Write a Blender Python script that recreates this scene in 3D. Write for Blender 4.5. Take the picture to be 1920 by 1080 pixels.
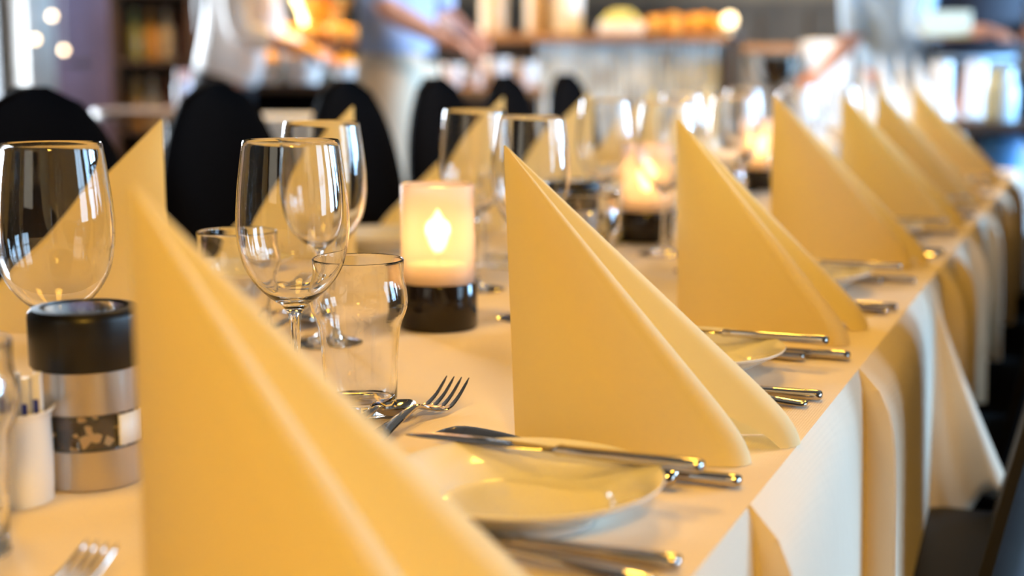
import bpy, bmesh, math, random
from mathutils import Vector, Matrix
PI = math.pi
random.seed(7)
SC = bpy.context.scene
COL = SC.collection
for o in list(bpy.data.objects):
    bpy.data.objects.remove(o)

# ------------------------------------------------------------------ camera
EYE = 1.017                      # eye height; the table surface is 0.74
TZ = 0.74
F = 2700.0                       # focal length in pixels of the 1920 px frame
PITCH = math.radians(8.987)
YAW = math.radians(22.19)
cam_d = bpy.data.cameras.new('camera')
cam = bpy.data.objects.new('camera', cam_d)
COL.objects.link(cam)
cam.location = (0, 0, EYE)
cam.rotation_euler = (PI / 2 - PITCH, 0, YAW)
cam_d.sensor_width = 36.0
cam_d.lens = 36.0 * F / 1920.0
cam_d.clip_start = 0.02
cam_d.clip_end = 200
cam_d.dof.use_dof = True
cam_d.dof.focus_distance = 1.12
cam_d.dof.aperture_fstop = 3.1
SC.camera = cam

# ------------------------------------------------------------------ world, lights, exposure
SC.view_settings.view_transform = 'Standard'
SC.view_settings.look = 'None'
SC.view_settings.gamma = 1
SC.view_settings.use_curve_mapping = False
SC.view_settings.exposure = 0.15
try:
    SC.cycles.use_denoising = True
    SC.cycles.max_bounces = 14
    SC.cycles.transmission_bounces = 14
    SC.cycles.glossy_bounces = 6
    SC.cycles.diffuse_bounces = 4
    SC.cycles.transparent_max_bounces = 16
    SC.cycles.sample_clamp_indirect = 6
    SC.cycles.blur_glossy = 0.3
except Exception:
    pass
world = bpy.data.worlds.new('sky')
SC.world = world
world.use_nodes = True
wb = world.node_tree.nodes['Background']
wb.inputs[0].default_value = (0.62, 0.82, 1.0, 1)
wb.inputs[1].default_value = 5.0

def area(name, loc, target, size, power, color, sy=None, spread=None):
    l = bpy.data.lights.new(name, 'AREA')
    l.energy = power
    l.color = color
    l.size = size
    if sy:
        l.shape = 'RECTANGLE'
        l.size_y = sy
    else:
        l.shape = 'DISK'
    if spread:
        l.spread = spread
    o = bpy.data.objects.new(name, l)
    COL.objects.link(o)
    o.location = loc
    o.rotation_euler = (Vector(target) - Vector(loc)).to_track_quat('-Z', 'Y').to_euler()
    return o

DAY = (0.34, 0.64, 1.0)
X0W = -5.0
WARM = (1.0, 0.53, 0.06)
WIN = [(1.0, 2.1), (2.6, 3.7), (4.2, 5.3), (5.8, 6.9), (7.4, 8.4)]      # window openings in the right wall, along Y
WX = 3.2
for (a, b), pw in zip(WIN, (14, 48, 360, 470, 90)):                    # daylight coming in through the windows
    area('window_or_fill_light', (WX + 0.25, (a + b) / 2, 1.35), (0.0, (a + b) / 2 - 0.8, 0.8), b - a, pw, DAY, 1.1)
area('window_or_fill_light', (X0W - 0.25, 5.0, 1.4), (-2.0, 5.4, 1.0), 1.3, 480, (0.8, 0.9, 1.0), 2.2)
area('window_or_fill_light', (-1.2, -2.75, 1.7), (-0.6, 1.0, 0.8), 1.2, 7, (1.0, 0.9, 0.72), 1.2)  # unseen soft fill added behind the camera; no window in that wall
# warm ceiling lamps hang in lamp builders below: (x, y, z, power)
LAMPS = [(0.55, -0.80, 1.9, 46), (-0.7, 0.75, 2.05, 6), (-0.3, 1.5, 2.05, 7), (-0.9, 3.7, 2.05, 20), (-2.8, 5.0, 2.1, 40), (-1.0, 6.2, 2.1, 40)]

# ------------------------------------------------------------------ helpers
CP, SP = math.cos(PITCH), math.sin(PITCH)
CY, SY = math.cos(YAW), math.sin(YAW)
def far(px, d, py=None):
    """ground position (and height) of something seen at px,py at distance d"""
    v = ((py if py is not None else 113) - 540) / F
    t = d / (CP - v * SP)
    h = t * (SP + v * CP)
    x = (px - 960) / F * t
    return Vector((x * CY - d * SY, x * SY + d * CY, EYE - h))

def mat(name, color, rough=0.6, metal=0.0, trans=0.0, ior=1.45, bump=0.0, bscale=30, var=0.0, vscale=6, emis=None, estr=0, sheen=0, spec=None, coat=0):
    m = bpy.data.materials.new(name)
    m.use_nodes = True
    nt = m.node_tree
    b = nt.nodes['Principled BSDF']
    c = tuple(color) + (1,)
    b.inputs['Base Color'].default_value = c
    b.inputs['Roughness'].default_value = rough
    b.inputs['Metallic'].default_value = metal
    b.inputs['Transmission Weight'].default_value = trans
    b.inputs['IOR'].default_value = ior
    if coat:
        b.inputs['Coat Weight'].default_value = coat
    if sheen:
        b.inputs['Sheen Weight'].default_value = sheen
    if spec is not None:
        b.inputs['Specular IOR Level'].default_value = spec
    if emis:
        b.inputs['Emission Color'].default_value = tuple(emis) + (1,)
        b.inputs['Emission Strength'].default_value = estr
    tc = nt.nodes.new('ShaderNodeTexCoord')
    if var > 0:
        n = nt.nodes.new('ShaderNodeTexNoise')
        n.inputs['Scale'].default_value = vscale
        n.inputs['Detail'].default_value = 5
        nt.links.new(tc.outputs['Object'], n.inputs['Vector'])
        r = nt.nodes.new('ShaderNodeValToRGB')
        r.color_ramp.elements[0].position = 0.3
        r.color_ramp.elements[1].position = 0.7
        r.color_ramp.elements[0].color = tuple(max(0, x * (1 - var)) for x in color) + (1,)
        r.color_ramp.elements[1].color = tuple(min(1, x * (1 + var)) for x in color) + (1,)
        nt.links.new(n.outputs['Fac'], r.inputs['Fac'])
        nt.links.new(r.outputs['Color'], b.inputs['Base Color'])
    if bump > 0:
        n = nt.nodes.new('ShaderNodeTexNoise')
        n.inputs['Scale'].default_value = bscale
        n.inputs['Detail'].default_value = 3
        nt.links.new(tc.outputs['Object'], n.inputs['Vector'])
        bp = nt.nodes.new('ShaderNodeBump')
        bp.inputs['Strength'].default_value = bump
        bp.inputs['Distance'].default_value = 0.01
        nt.links.new(n.outputs['Fac'], bp.inputs['Height'])
        nt.links.new(bp.outputs['Normal'], b.inputs['Normal'])
    return m

def obj(name, bm, m=None, parent=None, smooth=True, label=None, cat=None, group=None, kind=None, loc=None, rot=None, recalc=True):
    if recalc:
        bmesh.ops.recalc_face_normals(bm, faces=bm.faces)
    me = bpy.data.meshes.new(name)
    bm.to_mesh(me)
    bm.free()
    if smooth:
        for p in me.polygons:
            p.use_smooth = True
        try:
            me.set_sharp_from_angle(angle=math.radians(38))
        except Exception:
            pass
    if m is not None:
        for x in (m if isinstance(m, (list, tuple)) else [m]):
            me.materials.append(x)
    o = bpy.data.objects.new(name, me)
    COL.objects.link(o)
    if parent is not None:
        o.parent = parent
    if loc is not None:
        o.location = loc
    if rot is not None:
        o.rotation_euler = rot
    if label: o['label'] = label
    if cat: o['category'] = cat
    if group: o['group'] = group
    if kind: o['kind'] = kind
    return o

def thing(name, label, cat, loc=(0, 0, 0), rotz=0, group=None):
    o = bpy.data.objects.new(name, None)
    COL.objects.link(o)
    o.empty_display_size = 0.05
    o.location = loc
    o.rotation_euler = (0, 0, rotz)
    o['label'] = label
    o['category'] = cat
    if group: o['group'] = group
    return o

def dup(root, loc, rotz=0, label=None, group=None):
    r = root.copy()
    COL.objects.link(r)
    r.location = loc
    r.rotation_euler = (0, 0, rotz)
    if label: r['label'] = label
    if group: r['group'] = group
    for ch in list(root.children):
        c = ch.copy()
        COL.objects.link(c)
        c.parent = r
        for g in ch.children:
            e = g.copy()
            COL.objects.link(e)
            e.parent = c
    return r

def lathe(prof, seg=48, cap0=False, cap1=False, sx=1.0, sy=1.0, bm=None, off=(0, 0, 0)):
    """revolve (r, z) points; a point with r=0 becomes a pole"""
    bm = bm or bmesh.new()
    rings = []
    for r, z in prof:
        if r <= 1e-6:
            rings.append([bm.verts.new((off[0], off[1], z + off[2]))])
        else:
            rings.append([bm.verts.new((off[0] + r * sx * math.cos(2 * PI * k / seg), off[1] + r * sy * math.sin(2 * PI * k / seg), z + off[2])) for k in range(seg)])
    for a, b in zip(rings, rings[1:]):
        for k in range(seg):
            j = (k + 1) % seg
            if len(a) == 1 and len(b) == 1: continue
            if len(a) == 1: bm.faces.new((a[0], b[k], b[j]))
            elif len(b) == 1: bm.faces.new((a[k], a[j], b[0]))
            else: bm.faces.new((a[k], a[j], b[j], b[k]))
    if cap0 and len(rings[0]) > 1: bm.faces.new(rings[0])
    if cap1 and len(rings[-1]) > 1: bm.faces.new(rings[-1])
    return bm

def smoothprof(pts, n=4):
    """Catmull-Rom through profile points"""
    out = []
    for i in range(len(pts) - 1):
        p0 = pts[max(i - 1, 0)]; p1 = pts[i]; p2 = pts[i + 1]; p3 = pts[min(i + 2, len(pts) - 1)]
        for k in range(n):
            t = k / n
            q = []
            for c in range(len(p1)):
                q.append(0.5 * ((2 * p1[c]) + (-p0[c] + p2[c]) * t + (2 * p0[c] - 5 * p1[c] + 4 * p2[c] - p3[c]) * t * t + (-p0[c] + 3 * p1[c] - 3 * p2[c] + p3[c]) * t ** 3))
            out.append(tuple(q))
    out.append(tuple(pts[-1]))
    return out

def box(bm, x0, x1, y0, y1, z0, z1, mi=0):
    v = [bm.verts.new((x, y, z)) for z in (z0, z1) for y in (y0, y1) for x in (x0, x1)]
    for f in ((0, 2, 3, 1), (4, 5, 7, 6), (0, 1, 5, 4), (2, 6, 7, 3), (0, 4, 6, 2), (1, 3, 7, 5)):
        fc = bm.faces.new([v[i] for i in f])
        fc.material_index = mi
    return bm

def bevel(bm, w, seg=2):
    bmesh.ops.bevel(bm, geom=list(bm.edges), offset=w, segments=seg, affect='EDGES', profile=0.6)
    return bm

def tube(bm, pts, rad, seg=10, cap=True, flat=1.0, up=None):
    """sweep a round section along pts; rad may be a list"""
    pts = [Vector(p) for p in pts]
    rings = []
    n = len(pts)
    prev = None
    for i, p in enumerate(pts):
        t = (pts[min(i + 1, n - 1)] - pts[max(i - 1, 0)]).normalized()
        ref = Vector(up) if up else (prev if prev is not None else (Vector((0, 0, 1)) if abs(t.z) < 0.9 else Vector((1, 0, 0))))
        s = t.cross(ref).normalized()
        u = s.cross(t).normalized()
        prev = u
        r = rad[i] if isinstance(rad, (list, tuple)) else rad
        rings.append([bm.verts.new(p + s * math.cos(2 * PI * k / seg) * r + u * math.sin(2 * PI * k / seg) * r * flat) for k in range(seg)])
    for a, b in zip(rings, rings[1:]):
        for k in range(seg):
            j = (k + 1) % seg
            bm.faces.new((a[k], a[j], b[j], b[k]))
    if cap:
        bm.faces.new(rings[0]); bm.faces.new(rings[-1])
    return bm

def bar(bm, st, seg=10):
    """bar along x: stations (x, yc, z, half width, half thickness), rounded section"""
    rings = []
    for x, yc, z, w, t in st:
        rings.append([])
        for k in range(seg):
            a = 2 * PI * k / seg
            ca, sa = math.cos(a), math.sin(a)
            rings[-1].append(bm.verts.new((x, yc + w * math.copysign(abs(ca) ** 0.7, ca), z + t * math.copysign(abs(sa) ** 0.7, sa))))
    for a, b in zip(rings, rings[1:]):
        for k in range(seg):
            j = (k + 1) % seg
            bm.faces.new((a[k], a[j], b[j], b[k]))
    bm.faces.new(rings[0]); bm.faces.new(rings[-1])
    return bm

# ------------------------------------------------------------------ materials
def cloth_mat(name, color, rough=0.85, scale=900, strength=0.12):
    m = mat(name, color, rough, sheen=0.15, spec=0.2)
    nt = m.node_tree
    b = nt.nodes['Principled BSDF']
    tc = nt.nodes.new('ShaderNodeTexCoord')
    w1 = nt.nodes.new('ShaderNodeTexWave'); w1.bands_direction = 'X'
    w2 = nt.nodes.new('ShaderNodeTexWave'); w2.bands_direction = 'Y'
    for w in (w1, w2):
        w.inputs['Scale'].default_value = scale / 6
        w.inputs['Distortion'].default_value = 0.6
        nt.links.new(tc.outputs['Object'], w.inputs['Vector'])
    ad = nt.nodes.new('ShaderNodeMath'); ad.operation = 'ADD'
    nt.links.new(w1.outputs['Fac'], ad.inputs[0]); nt.links.new(w2.outputs['Fac'], ad.inputs[1])
    n = nt.nodes.new('ShaderNodeTexNoise'); n.inputs['Scale'].default_value = 7; n.inputs['Detail'].default_value = 4
    nt.links.new(tc.outputs['Object'], n.inputs['Vector'])
    b1 = nt.nodes.new('ShaderNodeBump'); b1.inputs['Strength'].default_value = strength; b1.inputs['Distance'].default_value = 0.0006
    b2 = nt.nodes.new('ShaderNodeBump'); b2.inputs['Strength'].default_value = 0.25; b2.inputs['Distance'].default_value = 0.012
    nt.links.new(ad.outputs[0], b1.inputs['Height'])
    nt.links.new(n.outputs['Fac'], b2.inputs['Height'])
    nt.links.new(b2.outputs['Normal'], b1.inputs['Normal'])
    nt.links.new(b1.outputs['Normal'], b.inputs['Normal'])
    return m

M = {}
M['cloth'] = cloth_mat('white_linen', (0.80, 0.70, 0.56))
def napkin_mat():
    m = bpy.data.materials.new('cream_napkin'); m.use_nodes = True
    nt = m.node_tree
    b = nt.nodes['Principled BSDF']
    b.inputs['Base Color'].default_value = (0.93, 0.84, 0.55, 1)
    b.inputs['Roughness'].default_value = 0.8
    b.inputs['Specular IOR Level'].default_value = 0.2
    t = nt.nodes.new('ShaderNodeBsdfTranslucent'); t.inputs['Color'].default_value = (0.98, 0.80, 0.36, 1)
    mx = nt.nodes.new('ShaderNodeMixShader'); mx.inputs[0].default_value = 0.38
    tc = nt.nodes.new('ShaderNodeTexCoord')
    n = nt.nodes.new('ShaderNodeTexNoise'); n.inputs['Scale'].default_value = 1200; n.inputs['Detail'].default_value = 2
    nt.links.new(tc.outputs['Object'], n.inputs['Vector'])
    bp = nt.nodes.new('ShaderNodeBump'); bp.inputs['Strength'].default_value = 0.1; bp.inputs['Distance'].default_value = 0.0004
    nt.links.new(n.outputs['Fac'], bp.inputs['Height']); nt.links.new(bp.outputs['Normal'], b.inputs['Normal'])
    nt.links.new(b.outputs[0], mx.inputs[1]); nt.links.new(t.outputs[0], mx.inputs[2])
    nt.links.new(mx.outputs[0], nt.nodes['Material Output'].inputs[0])
    return m
M['napkin'] = napkin_mat()
M['glass'] = mat('clear_glass', (1, 1, 1), 0.0, trans=1.0, ior=1.48)
def pane_mat():
    m = bpy.data.materials.new('thin_window_pane'); m.use_nodes = True
    nt = m.node_tree
    nt.nodes.remove(nt.nodes['Principled BSDF'])
    t = nt.nodes.new('ShaderNodeBsdfTransparent'); g = nt.nodes.new('ShaderNodeBsdfGlossy'); g.inputs['Roughness'].default_value = 0.0
    mx = nt.nodes.new('ShaderNodeMixShader'); fr = nt.nodes.new('ShaderNodeFresnel'); fr.inputs[0].default_value = 1.2
    nt.links.new(fr.outputs[0], mx.inputs[0]); nt.links.new(t.outputs[0], mx.inputs[1]); nt.links.new(g.outputs[0], mx.inputs[2])
    nt.links.new(mx.outputs[0], nt.nodes['Material Output'].inputs[0])
    return m
M['window_glass'] = pane_mat()
M['steel'] = mat('polished_steel', (0.50, 0.46, 0.42), 0.1, metal=1.0)
M['brushed'] = mat('brushed_steel', (0.55, 0.5, 0.45), 0.28, metal=1.0)
M['black_plastic'] = mat('black_plastic', (0.004, 0.004, 0.006), 0.35)
M['black_gloss'] = mat('black_gloss', (0.012, 0.008, 0.006), 0.12)
M['porcelain'] = mat('white_porcelain', (0.86, 0.86, 0.84), 0.12, coat=0.5)
M['white'] = mat('white_matte', (0.82, 0.82, 0.80), 0.5)
M['wax'] = mat('candle_wax', (0.9, 0.85, 0.75), 0.5)
M['wick'] = mat('wick', (0.02, 0.015, 0.01), 0.9)
M['flame'] = mat('flame', (1, 0.6, 0.2), 0.5, emis=(1.0, 0.62, 0.2), estr=14)
def frosted_mat():
    m = bpy.data.materials.new('frosted_glass'); m.use_nodes = True
    nt = m.node_tree
    nt.nodes.remove(nt.nodes['Principled BSDF'])
    t = nt.nodes.new('ShaderNodeBsdfTranslucent'); t.inputs['Color'].default_value = (0.95, 0.76, 0.66, 1)
    d = nt.nodes.new('ShaderNodeBsdfDiffuse'); d.inputs['Color'].default_value = (0.88, 0.70, 0.60, 1)
    r = nt.nodes.new('ShaderNodeBsdfRefraction'); r.inputs['Roughness'].default_value = 0.3; r.inputs['IOR'].default_value = 1.05; r.inputs['Color'].default_value = (1, 0.9, 0.8, 1)
    g = nt.nodes.new('ShaderNodeBsdfGlossy'); g.inputs['Roughness'].default_value = 0.25
    m1 = nt.nodes.new('ShaderNodeMixShader'); m1.inputs[0].default_value = 0.35
    nt.links.new(t.outputs[0], m1.inputs[1]); nt.links.new(d.outputs[0], m1.inputs[2])
    m2 = nt.nodes.new('ShaderNodeMixShader'); m2.inputs[0].default_value = 0.35
    nt.links.new(m1.outputs[0], m2.inputs[1]); nt.links.new(r.outputs[0], m2.inputs[2])
    m3 = nt.nodes.new('ShaderNodeMixShader')
    fr = nt.nodes.new('ShaderNodeFresnel'); fr.inputs[0].default_value = 1.3
    nt.links.new(fr.outputs[0], m3.inputs[0])
    nt.links.new(m2.outputs[0], m3.inputs[1]); nt.links.new(g.outputs[0], m3.inputs[2])
    nt.links.new(m3.outputs[0], nt.nodes['Material Output'].inputs[0])
    return m
M['frosted'] = frosted_mat()
def pepper_mat():
    m = bpy.data.materials.new('peppercorns'); m.use_nodes = True
    nt = m.node_tree; b = nt.nodes['Principled BSDF']; b.inputs['Roughness'].default_value = 0.6
    tc = nt.nodes.new('ShaderNodeTexCoord'); v = nt.nodes.new('ShaderNodeTexVoronoi'); v.inputs['Scale'].default_value = 210
    nt.links.new(tc.outputs['Object'], v.inputs['Vector'])
    r = nt.nodes.new('ShaderNodeValToRGB')
    r.color_ramp.interpolation = 'CONSTANT'
    r.color_ramp.elements[0].color = (0.02, 0.012, 0.006, 1)
    r.color_ramp.elements[1].position = 0.5; r.color_ramp.elements[1].color = (0.07, 0.04, 0.02, 1)
    e = r.color_ramp.elements.new(0.76); e.color = (0.75, 0.55, 0.3, 1)
    sp = nt.nodes.new('ShaderNodeSeparateColor'); nt.links.new(v.outputs['Color'], sp.inputs[0])
    nt.links.new(sp.outputs[0], r.inputs['Fac']); nt.links.new(r.outputs['Color'], b.inputs['Base Color'])
    return m
M['pepper'] = pepper_mat()
M['black_fabric'] = mat('black_stretch_fabric', (0.0018, 0.0014, 0.0015), 0.9, bump=0.1, bscale=300, spec=0.03)
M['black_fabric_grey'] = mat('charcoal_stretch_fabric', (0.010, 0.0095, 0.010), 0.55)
M['dark_wood'] = mat('dark_wood', (0.05, 0.025, 0.012), 0.45, var=0.4, vscale=5)
M['wood'] = mat('warm_wood', (0.34, 0.17, 0.07), 0.45, var=0.3, vscale=6)
M['tan_wall'] = mat('tan_wall', (0.2, 0.14, 0.085), 0.85, var=0.2, vscale=1.5)
M['ceiling'] = mat('ceiling_paint', (0.12, 0.09, 0.065), 0.9)
M['window_frame'] = mat('black_frame', (0.01, 0.01, 0.012), 0.4)
M['door'] = mat('plum_door', (0.28, 0.18, 0.23), 0.4, var=0.35, vscale=3)
M['curtain'] = mat('white_curtain', (0.75, 0.78, 0.8), 0.9)
M['column'] = mat('pale_column', (0.55, 0.52, 0.48), 0.7, var=0.2)
M['orange'] = mat('orange_fruit', (0.95, 0.42, 0.015), 0.45, var=0.3, vscale=30)
M['bread'] = mat('golden_bread', (0.72, 0.36, 0.06), 0.6, var=0.4, vscale=20)
M['leaf'] = mat('salad_green', (0.35, 0.45, 0.08), 0.6, var=0.5, vscale=40)
M['skin'] = mat('skin', (0.62, 0.30, 0.20), 0.5, var=0.08, vscale=12)
M['hair'] = mat('dark_hair', (0.012, 0.007, 0.005), 0.5)
M['hair_brown'] = mat('brown_hair', (0.08, 0.04, 0.02), 0.5)
M['blouse'] = mat('white_blouse', (0.9, 0.87, 0.85), 0.85)
M['blue_shirt'] = mat('blue_shirt', (0.34, 0.42, 0.62), 0.8, var=0.2, vscale=5)
M['pale_blue_shirt'] = mat('pale_blue_shirt', (0.48, 0.64, 0.80), 0.8, var=0.2, vscale=5)
M['vest'] = mat('dark_waistcoat', (0.02, 0.022, 0.035), 0.8)
M['beige'] = mat('beige_trousers', (0.6, 0.5, 0.38), 0.85, var=0.2, vscale=5)
M['dark_trousers'] = mat('dark_trousers', (0.02, 0.02, 0.025), 0.85)
M['shoe'] = mat('black_leather', (0.01, 0.008, 0.008), 0.35)
M['blue_sachet'] = mat('blue_paper', (0.02, 0.04, 0.35), 0.5)
M['brass'] = mat('brass', (0.7, 0.42, 0.12), 0.3, metal=1)
M['bulb'] = mat('bulb', (1, 0.8, 0.5), 0.5, emis=(1.0, 0.72, 0.4), estr=9)
M['shade'] = mat('lamp_shade', (0.25, 0.15, 0.06), 0.6)
M['ceramic_tan'] = mat('tan_ceramic', (0.6, 0.45, 0.28), 0.4)

# floor material: dark boards
def floor_mat():
    m = bpy.data.materials.new('dark_boards'); m.use_nodes = True
    nt = m.node_tree; b = nt.nodes['Principled BSDF']
    tc = nt.nodes.new('ShaderNodeTexCoord'); br = nt.nodes.new('ShaderNodeTexBrick')
    br.inputs['Scale'].default_value = 1.0; br.inputs['Brick Width'].default_value = 1.6; br.inputs['Row Height'].default_value = 0.14
    br.inputs['Mortar Size'].default_value = 0.004
    br.inputs['Color1'].default_value = (0.022, 0.017, 0.014, 1); br.inputs['Color2'].default_value = (0.035, 0.026, 0.02, 1); br.inputs['Mortar'].default_value = (0.005, 0.004, 0.004, 1)
    nt.links.new(tc.outputs['Object'], br.inputs['Vector']); nt.links.new(br.outputs['Color'], b.inputs['Base Color'])
    b.inputs['Roughness'].default_value = 0.35
    return m
M['floor'] = floor_mat()
# weathered corrugated zinc
def zinc_mat():
    m = bpy.data.materials.new('weathered_zinc'); m.use_nodes = True
    nt = m.node_tree; b = nt.nodes['Principled BSDF']
    tc = nt.nodes.new('ShaderNodeTexCoord'); n = nt.nodes.new('ShaderNodeTexNoise'); n.inputs['Scale'].default_value = 9; n.inputs['Detail'].default_value = 8
    nt.links.new(tc.outputs['Object'], n.inputs['Vector'])
    r = nt.nodes.new('ShaderNodeValToRGB')
    r.color_ramp.elements[0].position = 0.3; r.color_ramp.elements[0].color = (0.5, 0.44, 0.36, 1)
    r.color_ramp.elements[1].position = 0.62; r.color_ramp.elements[1].color = (0.85, 0.87, 0.85, 1)
    e = r.color_ramp.elements.new(0.48); e.color = (0.6, 0.66, 0.68, 1)
    nt.links.new(n.outputs['Fac'], r.inputs['Fac']); nt.links.new(r.outputs['Color'], b.inputs['Base Color'])
    b.inputs['Roughness'].default_value = 0.5; b.inputs['Metallic'].default_value = 0.15
    return m
M['zinc'] = zinc_mat()

# ------------------------------------------------------------------ room shell
X0, X1, Y0, Y1, ZC = -5.0, WX, -3.0, 9.0, 3.0
def plane_box(name, x0, x1, y0, y1, z0, z1, m):
    return obj(name, box(bmesh.new(), x0, x1, y0, y1, z0, z1), m, smooth=False, kind='structure')
plane_box('floor', X0 - 0.2, X1 + 0.2, Y0 - 0.2, Y1 + 0.2, -0.1, 0, M['floor'])
plane_box('ceiling', X0 - 0.2, X1 + 0.2, Y0 - 0.2, Y1 + 0.2, ZC, ZC + 0.1, M['ceiling'])
plane_box('wall_back', X0 - 0.1, X1 + 0.1, Y0 - 0.1, Y0, 0, ZC, M['tan_wall'])
# far wall: dark wainscot below, panels above (one mesh, two materials)
bm = box(bmesh.new(), X0 - 0.1, X1 + 0.1, Y1, Y1 + 0.1, 0, ZC)
obj('wall_far', bm, M['tan_wall'], smooth=False, kind='structure')
bm = bmesh.new()
k = 0
x = X0
while x < X1 - 0.01:
    box(bm, x + 0.012, min(x + 0.30, X1) - 0.012, Y1 - 0.02, Y1, 0, 1.32)
    x += 0.30
box(bm, X0, X1, Y1 - 0.035, Y1, 1.32, 1.38)
obj('trim_1', bm, mat('taupe_panelling', (0.09, 0.065, 0.045), 0.6, var=0.2), smooth=False, kind='structure')

# right wall with five windows
bm = bmesh.new()
zs0, zs1 = 0.75, 2.65
edges = [Y0] + [e for w in WIN for e in w] + [Y1]
for i in range(0, len(edges), 2):
    box(bm, WX, WX + 0.12, edges[i], edges[i + 1], 0, ZC)
for a, b in WIN:
    box(bm, WX, WX + 0.12, a, b, 0, zs0)
    box(bm, WX, WX + 0.12, a, b, zs1, ZC)
obj('wall_right', bm, M['tan_wall'], smooth=False, kind='structure')
def window(n, a, b, xw, z0, z1, cols=2, rows=3, sgn=1):
    bm = bmesh.new()
    t = 0.05
    x0, x1 = (xw + 0.02, xw + 0.08) if sgn > 0 else (xw - 0.08, xw - 0.02)
    box(bm, x0, x1, a, b, z0, z0 + t); box(bm, x0, x1, a, b, z1 - t, z1)
    box(bm, x0, x1, a, a + t, z0 + t, z1 - t); box(bm, x0, x1, b - t, b, z0 + t, z1 - t)
    for i in range(1, cols):
        y = a + (b - a) * i / cols
        box(bm, x0 + 0.01, x1 - 0.01, y - 0.018, y + 0.018, z0 + t, z1 - t)
    for i in range(1, rows):
        z = z0 + (z1 - z0) * i / rows
        box(bm, x0 + 0.015, x1 - 0.015, a + t, b - t, z - 0.018, z + 0.018)
    w = obj('window_%d' % n, bm, M['window_frame'], smooth=False, kind='structure')
    bm = box(bmesh.new(), (x0 + x1) / 2 - 0.002, (x0 + x1) / 2 + 0.002, a + t, b - t, z0 + t, z1 - t)
    obj('pane', bm, M['window_glass'], w, smooth=False)
for i, (a, b) in enumerate(WIN):
    window(i + 1, a, b, WX, zs0, zs1)
# left wall: tall window, pale columns, plum door
bm = bmesh.new()
box(bm, X0 - 0.12, X0, Y0, 4.3, 0, ZC); box(bm, X0 - 0.12, X0, 4.3, 5.7, 2.6, ZC)
box(bm, X0 - 0.12, X0, 4.3, 5.7, 0, 0.1); box(bm, X0 - 0.12, X0, 5.7, Y1, 0, ZC)
obj('wall_left', bm, M['tan_wall'], smooth=False, kind='structure')
window(6, 4.3, 5.7, X0, 0.1, 2.6, 2, 2, -1)
bm = box(bmesh.new(), X0, X0 + 0.1, 5.72, 5.82, 0, ZC - 0.01); box(bm, X0, X0 + 0.06, 5.86, 5.98, 0, ZC - 0.01)
obj('trim_2', bm, M['column'], smooth=False, kind='structure')
dr = obj('door_1', bevel(box(bmesh.new(), X0, X0 + 0.05, 6.0, 6.62, 0, 2.2), 0.006), M['door'], smooth=False, kind='structure')
bm = bmesh.new(); tube(bm, [(X0 + 0.05, 6.07, 1.0), (X0 + 0.1, 6.07, 1.0), (X0 + 0.1, 6.2, 1.0)], 0.012)
obj('door_handle', bm, M['brushed'], dr)
bm = bmesh.new()
cur = []
for zi in range(0, 25):
    cur.append([bm.verts.new((X0 + 0.12 + 0.03 * math.sin(yy * 1.6), 6.63 + yy * 0.0125, 0.45 + zi * 0.095)) for yy in range(0, 17)])
for a, b in zip(cur, cur[1:]):
    for j in range(16):
        bm.faces.new((a[j], a[j + 1], b[j + 1], b[j]))
c = obj('curtain', bm, M['curtain'], label='narrow pale blue-white curtain hanging beside the plum door', cat='curtain')
md = c.modifiers.new('solid', 'SOLIDIFY'); md.thickness = 0.004
# glowing globes put in for lamp reflections around the plum door
for nm, px, py, d in (('in front of the pale columns', 66, 74, 6.6), ('on the upper plum door', 120, 94, 6.6), ('highest of the three by the door', 98, 30, 6.7)):
    p = far(px, d, py)
    t = thing('glint_globe', 'small glowing globe put in for a lamp reflection ' + nm, 'lamp', p, 0, 'globes put in for lamp reflections by the plum door')
    obj('globe', lathe(smoothprof([(0, -0.012), (0.008, -0.009), (0.012, 0), (0.008, 0.009), (0.003, 0.0115), (0, 0.012)], 3), 16), M['bulb'], t)
    bm = bmesh.new(); tube(bm, [(0, 0, 0.011), (0, 0, ZC - p.z)], 0.002, 6)
    obj('cord', bm, M['black_plastic'], t)

# ------------------------------------------------------------------ pendant lamps (the warm light)
def pendant(x, y, z, power, first=[None]):
    t = thing('pendant_lamp', 'brown cone pendant lamp hanging over the dining tables', 'lamp', (x, y, z), 0, 'pendant lamps over the room')
    bm = lathe([(0.05, 0.16), (0.17, 0.0), (0.168, 0.0), (0.048, 0.157)], 32)
    obj('shade', bm, M['shade'], t)
    obj('bulb', lathe(smoothprof([(0, 0.03), (0.028, 0.045), (0.035, 0.07), (0.02, 0.11), (0.014, 0.14), (0, 0.141)], 3), 16), M['bulb'], t)
    bm = bmesh.new(); tube(bm, [(0, 0, 0.14), (0, 0, ZC - z)], 0.004, 6)
    obj('cord', bm, M['black_plastic'], t)
    area('pendant_light', (x, y, z + 0.005), (x, y, 0), 0.3, power, WARM)
for l in LAMPS:
    pendant(*l)

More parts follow.
